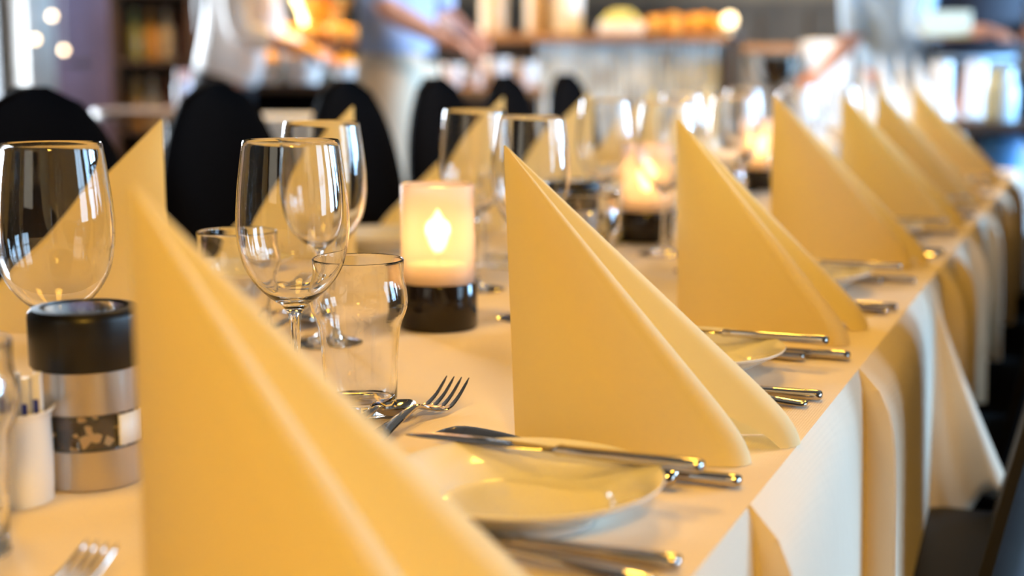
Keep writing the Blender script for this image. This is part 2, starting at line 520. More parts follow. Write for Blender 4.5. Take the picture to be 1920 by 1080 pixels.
# ------------------------------------------------------------------ dining tables and cloths
TX0, TX1 = -1.085, -0.192
def table(y0, y1, label):
    t = thing('dining_table', label, 'table', ((TX0 + TX1) / 2, (y0 + y1) / 2, 0))
    hx, hy = (TX1 - TX0) / 2 - 0.012, (y1 - y0) / 2 - 0.012
    obj('tabletop', bevel(box(bmesh.new(), -hx, hx, -hy, hy, TZ - 0.04, TZ - 0.006), 0.004), M['wood'], t, smooth=False)
    for sx in (-1, 1):
        for sy in (-1, 1):
            obj('leg', bevel(box(bmesh.new(), sx * (hx - 0.07) - 0.025, sx * (hx - 0.07) + 0.025, sy * (hy - 0.25) - 0.025, sy * (hy - 0.25) + 0.025, 0, TZ - 0.04), 0.003), M['dark_wood'], t, smooth=False)
YA, YB, YC = -0.35, 1.87, 3.93
table(YA, YB, 'long dining table under the nearest white cloth')
table(YB + 0.01, YC, 'long dining table under the farther white cloth')

FLANKS = [-0.35, 0.02, 0.43, 0.86, 1.30, 1.98, 2.16, 2.38, 2.74, 3.14, 3.55, 3.95, 4.4, 4.9]
def fold(y, shift):
    """outward swing of the hanging cloth: each fold rises sharply facing the near end, then dies away slowly"""
    y = y + shift
    f = 0.0
    for a, b in zip(FLANKS, FLANKS[1:]):
        if a <= y < b:
            e = y - a
            if e < 0.010:
                q = e / 0.010
                f = 0.030 * (3 * q * q - 2 * q ** 3)
            else:
                f = 0.030 * (1 - (e - 0.010) / (b - a - 0.010)) ** 1.2
    return f
def cloth(y0, y1, name, label, flap_near, zt):
    bm = bmesh.new()
    ny = int((y1 - y0) / 0.0034)
    nx = 24
    drop = 0.285
    nz = 16
    rows = []
    def add_row(y, yd, fn_left, fn_right):
        row = []
        for k in range(nz, 0, -1):
            w, L, dy = fn_left(k / nz)
            row.append(bm.verts.new((TX0 - w, yd + dy, zt - L)))
        for k in range(nx + 1):
            row.append(bm.verts.new((TX0 + (TX1 - TX0) * k / nx, y, zt)))
        for k in range(1, nz + 1):
            w, L, dy = fn_right(k / nz)
            row.append(bm.verts.new((TX1 + w, yd + dy, zt - L)))
        rows.append(row)
    def hang(shift, y):
        def fn(q):
            w = 0.005 * (1 - math.exp(-q * 12)) + (1 - math.exp(-q * 13)) * (fold(y, shift) + 0.002) + 0.008 * q
            return w, drop * q * (1 + 0.02 * math.sin(y * 9)), -0.75 * (1 - math.exp(-q * 9)) * fold(y, shift)
        return fn
    if flap_near:
        NF = 26
        for j in range(NF):
            s = j / NF
            def fr(q, s=s):
                reach = -0.03 + 0.145 * s
                w = reach * q ** 0.9 if reach < 0 else reach * q ** 1.15
                L = drop * q * (1.16 - 0.30 * s + 0.06 * math.cos(s * 12))
                return w + 0.004 * (1 - math.exp(-q * 12)), L, -0.10 * q + 0.05 * s * q + 0.009 * math.sin(s * 12) * q
            def fl(q, s=s):
                return 0.005 + 0.02 * q * s, drop * q, 0.0
            add_row(y0 + 0.0005 * j, y0 + 0.0005 * j, fl, fr)
        ystart = y0 + 0.0005 * NF
    else:
        ystart = y0
    for j in range(ny + 1):
        y = ystart + (y1 - ystart) * j / ny
        fr = hang(0.0, y)
        if flap_near:
            e = y - ystart
            g = max(0.0, 1 - e / 0.10) ** 1.3
            def fr(q, g=g, base=hang(0.0, y)):
                w, L, dy = base(q)
                return w * (1 - g) + g * (0.12 * q ** 1.15 + 0.004), L * (1 - g) + g * drop * q * 0.94, -0.05 * q * g
        add_row(y, y, hang(0.17, y), fr)
    for a, b in zip(rows, rows[1:]):
        for k in range(len(a) - 1):
            bm.faces.new((a[k], a[k + 1], b[k + 1], b[k]))
    o = obj(name, bm, M['cloth'], label=label, cat='tablecloth', recalc=False)
    md = o.modifiers.new('solid', 'SOLIDIFY'); md.thickness = 0.0012; md.offset = -1
    return o
cloth(YA, 1.87, 'tablecloth', 'white linen cloth on the nearest table, its side hanging in vertical folds', False, TZ)
cloth(1.866, YC + 0.015, 'tablecloth', 'white linen cloth on the farther table, its near corner flaring out as a golden flap', True, TZ - 0.0014)

# ------------------------------------------------------------------ napkins
def napkin_mesh(aB, aC, LB, LC, H, bulge, tip, seed):
    """standing pyramid napkin: spine at the origin, two wings at angles aB (near camera) and aC (far)"""
    rnd = random.Random(seed)
    B = Vector((math.cos(aB), math.sin(aB))) * LB
    C = Vector((math.cos(aC), math.sin(aC))) * LC
    mid = (B.normalized() + C.normalized()).normalized()
    V = mid * (0.50 * min(LB, LC))
    nB = Vector((B.y, -B.x)).normalized()       # outward normal of the near wing (away from the other wing)
    nC = Vector((-C.y, C.x)).normalized()
    rB, rC = 0.015, 0.021
    B = B.normalized() * (LB - rB * 0.8)
    C = C.normalized() * (LC - rC * 0.9)
    path = []      # (point, lift)
    n = 22
    for i in range(n + 1):                      # outer face of near wing, gently convex
        t = i / n
        p = B * t + nB * (bulge * math.sin(PI * t ** 0.9))
        path.append((p, 0.0))
    bt = B.normalized()
    for i in range(1, 10):                      # rounded near ridge
        a = PI * i / 10
        p = B + bt * (rB * math.sin(a)) + nB * (-rB + rB * math.cos(a))
        path.append((p, 0.0))
    pb = path[-1][0]
    ct = C.normalized()
    c_in = C - nC * (2 * rC)
    for i in range(1, 16):                      # inner side of the near wing to the valley
        t = i / 16
        p = pb.lerp(V, t) + (-nB) * (0.004 * math.sin(PI * t))
        path.append((p, 0.004 * t))
    for i in range(0, 18):                      # valley out to the far wing, its hem curling up
        t = i / 18
        p = V.lerp(c_in, t) + (-nC) * (0.010 * math.sin(PI * t) * 1.0)
        lift = 0.030 * math.sin(PI * min(1, max(0, (t - 0.05) / 0.95))) ** 0.8 if t > 0.05 else 0.004 * (1 - t / 0.05)
        path.append((p, lift))
    for i in range(0, 11):                      # rounded far ridge
        a = PI * i / 10
        p = C + ct * (rC * math.sin(a)) + nC * (-rC - rC * math.cos(a))
        path.append((p, 0.0))
    for i in range(1, n + 1):                   # outer face of the far wing back to the spine
        t = 1 - i / n
        p = C * t + nC * (0.006 * math.sin(PI * t))
        path.append((p, 0.0))
    m = len(path) - 1
    bm = bmesh.new()
    rows = []
    NZ = 34
    for k in range(NZ):
        f = k / (NZ - 1)
        row = []
        for i in range(m):
            p, lift = path[i]
            z = lift + (H - lift) * f * 0.992
            zn = z / H
            s = (1 - zn) * 1.055
            s = 1.0 - math.log(1 + math.exp((1 - s) * 26)) / 26 if True else s
            s = max(s, (1 - zn) * 0.35) if zn > 0.9 else s
            s = max(s, 0.004)
            q = p * s
            row.append(bm.verts.new((q.x + tip[0] * zn ** 1.0, q.y + tip[1] * zn, z)))
        rows.append(row)
    for a, b in zip(rows, rows[1:]):
        for i in range(m):
            j = (i + 1) % m
            bm.faces.new((a[i], a[j], b[j], b[i]))
    bm.faces.new(rows[-1])
    return bm
def napkin(name_label, M_, B_, C_, H=0.217, bulge=0.008, tip=(0, 0), group='pyramid napkins on the camera side', seed=1):
    Mv, Bv, Cv = Vector(M_), Vector(B_), Vector(C_)
    b, c_ = Bv - Mv, Cv - Mv
    rot = math.atan2((b.normalized() + c_.normalized()).y, (b.normalized() + c_.normalized()).x)
    aB = math.atan2(b.y, b.x) - rot
    aC = math.atan2(c_.y, c_.x) - rot
    aB = (aB + PI) % (2 * PI) - PI; aC = (aC + PI) % (2 * PI) - PI
    tl = Vector(tip); tl.rotate(Matrix.Rotation(-rot, 2))
    mir = aB > aC
    bm = napkin_mesh(-abs(aB), abs(aC), b.length, c_.length, H, bulge, (tl.x, -tl.y if mir else tl.y), seed)
    if mir:
        for v in bm.verts: v.co.y = -v.co.y
    o = obj('napkin', bm, M['napkin'], label=name_label, cat='napkin', group=group, loc=(Mv.x, Mv.y, TZ + 0.001), rot=(0, 0, rot))
    return o
RN = [  # label, spine foot, near wing end, far wing end, height, tip shift
    ('blurred cream pyramid napkin in front, the nearest of all', (-0.415, 0.548), (-0.232, 0.50), (-0.222, 0.625), 0.222, 0.022),
    ('sharp cream pyramid napkin in the middle, just beyond the largest side plate', (-0.385, 0.95), (-0.214, 0.943), (-0.203, 1.05), 0.217, 0.020),
    ('golden pyramid napkin third from the front on the camera side', (-0.409, 1.472), (-0.226, 1.395), (-0.220, 1.53), 0.217, 0.020),
    ('golden pyramid napkin fourth from the front, by the gap between the tables', (-0.415, 1.955), (-0.226, 1.985), (-0.225, 2.07), 0.232, 0.015),
    ('blurred golden pyramid napkin fifth from the front on the camera side', (-0.41, 2.481), (-0.22, 2.42), (-0.215, 2.56), 0.222, 0.018),
    ('blurred pyramid napkin sixth from the front on the camera side', (-0.41, 2.882), (-0.22, 2.84), (-0.215, 2.97), 0.222, 0.018),
    ('farthest blurred pyramid napkin on the camera side', (-0.41, 3.455), (-0.22, 3.40), (-0.215, 3.53), 0.222, 0.018)]
for i, (lb, m_, b_, c_, h_, bu) in enumerate(RN):
    tp = (-0.014, 0.012) if i == 1 else ((-0.006, 0.004) if i == 2 else (0, 0))
    napkin(lb, m_, b_, c_, h_, bu, tp, seed=i)
LN = [
    ('pale cream pyramid napkin on the far side, behind the large left wine glass', 1.25, 0.217),
    ('pale cream pyramid napkin on the far side, behind the pair of wine glasses', 1.663, 0.219),
    ('pale cream pyramid napkin on the far side, behind the glowing candle', 2.172, 0.219),
    ('blurred pale napkin on the far side, fourth along behind the glasses', 2.60, 0.219),
    ('blurred pale napkin on the far side, fifth along behind the glasses', 3.03, 0.219),
    ('blurred pale napkin on the far side, sixth along behind the glasses', 3.50, 0.219)]
for i, (lb, y, h_) in enumerate(LN):
    napkin(lb, (-0.90, y), (-1.065, y - 0.125), (-1.075, y + 0.045), h_, 0.006, group='pyramid napkins on the far side', seed=20 + i)

# ------------------------------------------------------------------ glassware
def glass_obj(name, outer, inner, seg=64):
    return lathe(outer + inner, seg)
wine_out = smoothprof([(0.0, 0.0), (0.0345, 0.0), (0.0352, 0.0012), (0.030, 0.0026), (0.016, 0.0052), (0.0075, 0.0105), (0.0045, 0.021), (0.0038, 0.045), (0.0040, 0.072), (0.0052, 0.085), (0.0095, 0.0925), (0.0185, 0.0990), (0.0285, 0.1085), (0.0370, 0.1225), (0.0412, 0.139), (0.0425, 0.156), (0.0413, 0.178), (0.0386, 0.200), (0.0362, 0.2165)], 4)
wine_in = smoothprof([(0.0357, 0.2172), (0.0353, 0.2165), (0.0376, 0.200), (0.0402, 0.178), (0.0414, 0.156), (0.0401, 0.139), (0.0358, 0.1232), (0.0272, 0.1098), (0.0170, 0.1010), (0.008, 0.0975), (0.0, 0.0968)], 4)
def wine_glass(label, x, y):
    return (label, x, y)
def make_wine():
    t = thing('wine_glass', '', 'wine glass')
    obj('glass_body', lathe([p for p in wine_out if p[1] >= 0 and p[0] >= 0] + wine_in, 64), M['glass'], t)
    return t
_wg = lathe([(max(p[0], 0), max(p[1], 0)) for p in wine_out] + [(max(p[0], 0), p[1]) for p in wine_in], 64)
wine0 = obj('wine_glass', _wg, M['glass'], label='', cat='wine glass')
_no = smoothprof([(0.0, 0.0), (0.0275, 0.0), (0.0290, 0.0015), (0.0292, 0.010), (0.0300, 0.040), (0.0314, 0.058), (0.0332, 0.070), (0.0372, 0.080), (0.0387, 0.0885), (0.0376, 0.098), (0.0358, 0.106), (0.0355, 0.114), (0.0360, 0.1212)], 4)
_ni = smoothprof([(0.0354, 0.1220), (0.0345, 0.1212), (0.0338, 0.114), (0.0341, 0.106), (0.0359, 0.098), (0.0369, 0.0885), (0.0354, 0.080), (0.0313, 0.070), (0.0295, 0.058), (0.0280, 0.040), (0.0268, 0.014), (0.022, 0.0095), (0.0, 0.0085)], 4)
tumb0 = obj('tumbler', lathe([(max(p[0], 0), max(p[1], 0)) for p in _no] + [(max(p[0], 0), p[1]) for p in _ni], 64), M['glass'], label='', cat='tumbler')
WG = [('large wine glass at the left edge, behind the pepper mill', -0.697, 0.833),
      ('sharp wine glass left of centre, in front of the nonic tumbler', -0.560, 0.936),
      ('wine glass seen overlapping behind the sharp one, far-side row', -0.70, 1.228),
      ('wine glass rising behind the right of the nearest candle', -0.70, 1.595),
      ('wine glass behind the tip of the sharp middle napkin', -0.565, 1.437),
      ('blurred wine glass behind the second black-capped mill', -0.70, 2.09),
      ('blurred wine glass in front of the second candle', -0.575, 1.99),
      ('blurred wine glass left of the fourth golden napkin', -0.565, 2.35),
      ('blurred wine glass between the second and third candles, far-side row', -0.70, 2.52),
      ('blurred wine glass behind the tip of the fourth golden napkin', -0.565, 2.87),
      ('blurred wine glass beyond the third candle, far-side row', -0.70, 3.0),
      ('blurred wine glass between the fifth and sixth golden napkins', -0.565, 3.4),
      ('farthest blurred wine glass in the far-side row', -0.70, 3.6)]
for i, (lb, x, y) in enumerate(WG):
    o = wine0 if i == 0 else wine0.copy()
    if i: COL.objects.link(o)
    o.location = (x, y, TZ + 0.0006); o['label'] = lb; o['group'] = 'wine glasses along the table'
TG = [('tall nonic tumbler in focus, left of the dessert fork', -0.536, 0.994),
      ('nonic tumbler cut off by the left edge, before the white cup', -0.588, 0.607),
      ('nonic tumbler seen through the sharp wine glass, far-side row', -0.73, 1.12),
      ('blurred tumbler behind the middle napkin, before the second mill', -0.555, 1.60),
      ('blurred tumbler on the far-side row beyond the nearest candle', -0.745, 1.80),
      ('blurred tumbler left of the fourth golden napkin', -0.545, 2.2),
      ('blurred tumbler behind the fourth golden napkin', -0.545, 2.72)]
for i, (lb, x, y) in enumerate(TG):
    o = tumb0 if i == 0 else tumb0.copy()
    if i: COL.objects.link(o)
    o.location = (x, y, TZ + 0.0006); o['label'] = lb; o['group'] = 'nonic tumblers along the table'

# ------------------------------------------------------------------ candles
def make_candle(label, x, y):
    t = thing('candle_holder', label, 'candle holder', (x, y, TZ + 0.0006), 0, 'frosted candle holders down the table centre')
    r, h = 0.0385, 0.150
    bm = lathe([(r, 0.006), (r, h - 0.001), (r - 0.001, h), (r - 0.0026, h - 0.001)], 64)
    obj('frosted_cylinder', bm, M['frosted'], t)
    bm = lathe([(0.0, 0.0), (r + 0.0015, 0.0), (r + 0.0026, 0.0015), (r + 0.0026, 0.047), (r + 0.0018, 0.0485), (r + 0.0004, 0.0485), (r + 0.0004, 0.006), (0, 0.006)], 64)
    obj('black_base', bm, M['black_gloss'], t)
    bm = lathe([(0, 0.0065), (0.030, 0.0065), (0.030, 0.066), (0.028, 0.0675), (0.010, 0.066), (0, 0.0655)], 40)
    c = obj('candle', bm, M['wax'], t)
    bm = bmesh.new(); tube(bm, [(0, 0, 0.064), (0.0005, 0, 0.082)], 0.0009, 6)
    obj('wick', bm, M['wick'], c)
    bm = lathe(smoothprof([(0, 0.078), (0.006, 0.082), (0.0105, 0.094), (0.0085, 0.108), (0.003, 0.120), (0, 0.124)], 4), 20)
    obj('flame', bm, M['flame'], c)
    l = bpy.data.lights.new('candle_light', 'POINT'); l.energy = 0.10; l.color = (1.0, 0.58, 0.27); l.shadow_soft_size = 0.0135
    lo = bpy.data.objects.new('candle_light', l); COL.objects.link(lo); lo.location = (x, y, TZ + 0.103)
    return t
for lb, x, y in (('frosted glass candle holder on a black base, nearest and glowing beside the tumbler', -0.634, 1.350),
                 ('blurred lit candle holder on a black base, second along the table', -0.645, 2.13),
                 ('blurred lit candle holder beside the tip of the fourth golden napkin', -0.68, 3.08)):
    make_candle(lb, x, y)

# ------------------------------------------------------------------ pepper mills
def make_mill(label, x, y, rz):
    t = thing('pepper_mill', label, 'pepper mill', (x, y, TZ + 0.0006), rz, 'black-capped steel pepper mills')
    r = 0.0345
    obj('base_band', lathe([(0, 0), (r - 0.001, 0), (r, 0.001), (r, 0.0265), (r - 0.002, 0.0268), (0, 0.0268)], 56), M['brushed'], t)
    obj('glass_window', lathe([(r - 0.0005, 0.0268), (r - 0.0005, 0.0505), (r - 0.0025, 0.0505), (r - 0.0025, 0.0268), (r - 0.0005, 0.0268)], 56), M['glass'], t)
    obj('peppercorns', lathe([(0, 0.027), (r - 0.0032, 0.027), (r - 0.0032, 0.049), (0, 0.0495)], 56), M['pepper'], t)
    obj('collar', lathe([(0, 0.0505), (r, 0.0505), (r, 0.078), (r - 0.002, 0.0785), (0, 0.0785)], 56), M['brushed'], t)
    rc = 0.0365
    cp = obj('cap', lathe([(0, 0.0786), (rc - 0.001, 0.0786), (rc, 0.080), (rc, 0.111), (rc - 0.0006, 0.114), (rc - 0.003, 0.1165), (rc - 0.008, 0.117), (rc - 0.0085, 0.1150), (0, 0.1145)], 56), M['black_plastic'], t)
    obj('top_disc', lathe([(0, 0.1146), (rc - 0.009, 0.1146), (rc - 0.0105, 0.1162), (0, 0.1168)], 40), M['steel'], cp)
    # white label wrapped on the window band
    bm = bmesh.new()
    g = []
    for k in range(9):
        a = math.radians(-18 + 36 * k / 8)
        g.append([bm.verts.new(((r + 0.0004) * math.cos(a), (r + 0.0004) * math.sin(a), z)) for z in (0.0285, 0.049)])
    for a, b in zip(g, g[1:]): bm.faces.new((a[0], b[0], b[1], a[1]))
    lbo = obj('paper_label', bm, M['white'], t, label='white paper label on the clear band')
    md = lbo.modifiers.new('s', 'SOLIDIFY'); md.thickness = 0.0003
    return t
make_mill('black-capped steel pepper mill with visible peppercorns, beside the white sachet cup', -0.613, 0.758, math.radians(-2))
make_mill('blurred black-capped pepper mill behind the middle napkin', -0.656, 1.83, math.radians(-35))

# white cup of sachets
t = thing('sachet_cup', 'white porcelain cup between the left tumbler and the pepper mill', 'cup', (-0.622, 0.706, TZ + 0.0006), math.radians(22))
cupbm = lathe(smoothprof([(0, 0), (0.0140, 0.0), (0.0160, 0.002), (0.0165, 0.03), (0.0160, 0.052), (0.0185, 0.058), (0.0178, 0.0588), (0.0148, 0.052), (0.0150, 0.03), (0.0145, 0.004), (0, 0.004)], 3), 40, sx=1.0, sy=1.35)
obj('cup_body', cupbm, M['porcelain'], t)
for i in range(4):
    s = thing('sugar_sachet', ['white and blue stick sachet leftmost in the white cup', 'white and blue stick sachet second in the white cup', 'white and blue stick sachet third in the white cup', 'white and blue stick sachet nearest the pepper mill'][i], 'sachet',
              (-0.622 - 0.009 + i * 0.0062, 0.706 - 0.006 + i * 0.003, TZ + 0.0055), math.radians(20 + i * 4), 'sugar sachets in the white cup')
    h = 0.074 + 0.003 * (i % 2)
    bm = bevel(box(bmesh.new(), -0.0024, 0.0024, -0.0045, 0.0045, 0, h), 0.0008)
    obj('paper_wrap', bm, M['white'], s, smooth=False)
    obj('blue_print', box(bmesh.new(), -0.0026, 0.0008, -0.0047, -0.0030, 0.05, h - 0.016), M['blue_sachet'], s, smooth=False)

# ------------------------------------------------------------------ crockery and cutlery
pl = smoothprof([(0, 0.0), (0.040, 0.0), (0.046, 0.002), (0.050, 0.006), (0.060, 0.012), (0.080, 0.0225), (0.0850, 0.0255), (0.0835, 0.0272), (0.066, 0.0195), (0.055, 0.0125), (0.046, 0.0080), (0.0, 0.0062)], 4)
plate0 = obj('side_plate', lathe([(max(a, 0), max(b, 0)) for a, b in pl], 72), M['porcelain'], label='', cat='plate')
PL = [('white side plate in front of the middle napkin, largest in view', -0.314, 0.790),
      ('white side plate between the middle napkin and the third napkin', -0.330, 1.225),
      ('blurred white side plate before the fourth napkin', -0.330, 1.735),
      ('blurred white side plate before the fifth napkin', -0.330, 2.27),
      ('blurred white side plate before the sixth napkin', -0.330, 2.70),
      ('blurred white side plate before the farthest camera-side napkin', -0.330, 3.18)]
for i, (lb, x, y) in enumerate(PL):
    o = plate0 if i == 0 else plate0.copy()
    if i: COL.objects.link(o)
    o.location = (x, y, TZ + 0.0006); o['label'] = lb; o['group'] = 'side plates along the camera side'

def knife_bm(L=0.205):
    bm = bmesh.new()   # x=0 handle end, x=L blade tip; blade lies flat
    st = [(0.0, 0, 0.004, 0.003, 0.002), (0.002, 0, 0.0042, 0.0068, 0.0036), (0.010, 0, 0.0042, 0.0074, 0.0040), (0.05, 0, 0.0042, 0.0062, 0.0036), (0.088, 0, 0.0042, 0.0050, 0.0032), (0.096, 0, 0.0042, 0.0056, 0.0034),
          (0.100, 0, 0.004, 0.0048, 0.0016), (0.115, -0.001, 0.004, 0.0066, 0.0010), (0.150, -0.0015, 0.004, 0.0086, 0.0008), (0.185, -0.0010, 0.004, 0.0082, 0.0007), (0.198, 0.0015, 0.004, 0.0050, 0.0006), (L, 0.004, 0.004, 0.0008, 0.0004)]
    return bar(bm, [tuple(s) for s in smoothprof(st, 3)], 12)
def fork_bm(L=0.18):
    bm = bmesh.new()
    hl = L - 0.075
    st = [(0.0, 0, 0.0028, 0.003, 0.0012), (0.002, 0, 0.0028, 0.0085, 0.0016), (0.012, 0, 0.003, 0.0092, 0.0018), (hl * 0.5, 0, 0.008, 0.0058, 0.0018), (hl * 0.9, 0, 0.0125, 0.0032, 0.0020), (hl + 0.004, 0, 0.0110, 0.0034, 0.0018), (hl + 0.014, 0, 0.0070, 0.0075, 0.0014), (hl + 0.024, 0, 0.0042, 0.0118, 0.0011), (hl + 0.034, 0, 0.0038, 0.0124, 0.0010)]
    bar(bm, [tuple(s) for s in smoothprof(st, 4)], 12)
    for k in range(4):
        y = -0.0104 + k * 0.00693
        y2 = y * 0.96
        st = [(hl + 0.030, y, 0.0038, 0.0022, 0.0011), (hl + 0.040, y, 0.0046, 0.0020, 0.0011), (hl + 0.055, y2, 0.0090, 0.0016, 0.0010), (hl + 0.068, y2, 0.0155, 0.0012, 0.0009), (L, y2, 0.0195, 0.0005, 0.0005)]
        bar(bm, [tuple(s) for s in smoothprof(st, 3)], 8)
    return bm
def spoon_bm(L=0.17):
    bm = bmesh.new()
    hl = L - 0.052
    st = [(0.0, 0, 0.0028, 0.003, 0.0012), (0.002, 0, 0.0028, 0.0080, 0.0016), (0.012, 0, 0.003, 0.0088, 0.0018), (hl * 0.5, 0, 0.008, 0.0056, 0.0018), (hl * 0.93, 0, 0.0130, 0.0030, 0.0020), (hl + 0.003, 0, 0.0115, 0.0036, 0.0016)]
    bar(bm, [tuple(s) for s in smoothprof(st, 4)], 12)
    # bowl
    n, mm = 14, 12
    top, bot = [], []
    for i in range(n + 1):
        u = i / n
        x = hl + 0.052 * u
        w = 0.0165 * math.sin(PI * min(1, max(0.0, u)) ** 0.82) ** 0.62 if 0 < u < 1 else 0.0008
        zr = 0.0110 - 0.004 * u
        dep = 0.0085 * math.sin(PI * u) ** 0.8 if 0 < u < 1 else 0
        rt, rb = [], []
        for k in range(mm + 1):
            s = -1 + 2 * k / mm
            z = zr - dep * (1 - s * s)
            rt.append(bm.verts.new((x, w * s, z + 0.0006)))
            rb.append(bm.verts.new((x, w * s * 1.03, z - 0.0008)))
        top.append(rt); bot.append(rb)
    for g in (top, bot):
        for a, b in zip(g, g[1:]):
            for k in range(mm): bm.faces.new((a[k], a[k + 1], b[k + 1], b[k]))
    for a, b, c, d in zip(top, top[1:], bot, bot[1:]):
        bm.faces.new((a[0], b[0], d[0], c[0])); bm.faces.new((a[-1], b[-1], d[-1], c[-1]))
    bm.faces.new(top[0] + bot[0][::-1]); bm.faces.new(top[-1] + bot[-1][::-1])
    return bm
proto = {}
def cutlery(kind, label, x, y, ang, z=0.0, tilt=0.0, roll=0.0, group=None):
    """x, y is the handle end; ang the direction the head points"""
    if kind not in proto:
        bmf = {'table_knife': lambda: knife_bm(), 'butter_knife': lambda: knife_bm(0.205), 'fork': lambda: fork_bm(0.195), 'dessert_fork': lambda: fork_bm(0.165), 'dessert_spoon': lambda: spoon_bm(0.165), 'soup_spoon': lambda: spoon_bm(0.19)}[kind]()
        o = obj(kind, bmf, M['steel'], label=label, cat=kind.split('_')[-1])
        proto[kind] = o
    else:
        o = proto[kind].copy(); COL.objects.link(o)
    o.location = (x, y, TZ + 0.0008 + z)
    o.rotation_euler = (roll, -tilt, ang)
    o['label'] = label
    if group: o['group'] = group
    return o
A = PI  # heads pointing to the table centre (-X)
names = ['nearest napkin', 'middle napkin', 'third napkin', 'fourth napkin', 'fifth napkin', 'sixth napkin', 'farthest camera-side napkin']
ys = [0.548, 0.965, 1.46, 1.96, 2.48, 2.88, 3.45]
py = {1: 0.795, 2: 1.232, 3: 1.735, 4: 2.27, 5: 2.70, 6: 3.18}
for i in range(7):
    n = names[i]; y = ys[i]
    # knife and spoon beyond the napkin
    rk = {0: 0.735, 1: 1.165, 2: 1.63}.get(i, y + 0.18)
    cutlery('table_knife', 'steel table knife with its handle at the table edge beyond the ' + n, -0.200, rk, A + 0.02, group='table knives')
    cutlery('soup_spoon', 'steel spoon with its handle at the table edge just beyond the ' + n, -0.207, rk - 0.026, A + 0.03, group='spoons')
    if i >= 1:
        p = py[i]
        cutlery('butter_knife', 'butter knife resting across the side plate before the ' + n, -0.216, p + 0.048, A - 0.02, z=0.0240, tilt=-0.0, group='butter knives')
        cutlery('table_knife', 'steel table knife lying between the side plate and the ' + n, -0.205, p + 0.105, A + 0.0, group='knives beside the side plates')
        cutlery('butter_knife', 'second steel knife half hidden by the side plate before the ' + n, -0.243, p + 0.085, A - 0.28 if i == 1 else A - 0.06, z=0.004 if i == 1 else 0, roll=-0.5 if i == 1 else 0, group='second knives')
    if i < 5:
        ft = {0: 0.612, 1: 1.058, 2: 1.50}.get(i, y + 0.06)
        cutlery('dessert_fork', 'dessert fork lying behind the ' + n + ' with its tines away from the camera', -0.4775 if i else -0.486, ft - 0.170, PI / 2, group='dessert forks')
        cutlery('dessert_spoon', 'dessert spoon lying beside the tumbler behind the ' + n, -0.502, ft - 0.165 - 0.045, PI / 2, group='dessert spoons')
for i, (lb, y, h_) in enumerate(LN[:4]):
    cutlery('dessert_spoon', 'dessert spoon before the ' + ['first', 'second', 'third', 'fourth'][i] + ' far-side napkin', -0.762, y + 0.078 - 0.165, PI / 2, group='dessert spoons')
    cutlery('dessert_fork', 'dessert fork before the ' + ['first', 'second', 'third', 'fourth'][i] + ' far-side napkin', -0.80, y + 0.13 - 0.165, PI / 2, group='dessert forks')
    o = plate0.copy(); COL.objects.link(o); o.location = (-0.975, y - 0.215 + 0.43, TZ + 0.0006)
    o['label'] = 'white side plate beyond the ' + ['first', 'second', 'third', 'fourth'][i] + ' far-side napkin'; o['group'] = 'side plates along the far side'

# small folded cards
M['print'] = mat('dark_print', (0.04, 0.035, 0.03), 0.7)
def card(label, x, y, rz):
    t = thing('table_card', label, 'card', (x, y, TZ + 0.0006), rz, 'folded cards on the table')
    bm = bmesh.new()
    w, h, dd = 0.035, 0.055, 0.018
    a = [bm.verts.new(v) for v in ((-w, -dd, 0), (w, -dd, 0), (w, 0, h), (-w, 0, h), (w, dd, 0), (-w, dd, 0))]
    bm.faces.new((a[0], a[1], a[2], a[3])); bm.faces.new((a[3], a[2], a[4], a[5]))
    c = obj('folded_card', bm, M['white'], t, smooth=False)
    c.modifiers.new('s', 'SOLIDIFY').thickness = 0.0005
    # dark printed patch lying on the sloping face
    e = 0.0009
    bm = bmesh.new()
    def pt(u, s): return (u, -dd + dd * s - e, h * s + e * 0.3)
    q = [bm.verts.new(pt(*k)) for k in ((-0.016, 0.40), (0.016, 0.40), (0.016, 0.72), (-0.016, 0.72))]
    bm.faces.new(q)
    c = obj('printed_patch', bm, M['print'], t, smooth=False, label='dark printed patch')
    c.modifiers.new('s', 'SOLIDIFY').thickness = 0.0004
card('folded white card with a dark print behind the nearest candle', -0.70, 1.93, math.radians(15))
card('folded white card with a dark print left of the second candle', -0.72, 2.14, math.radians(10))

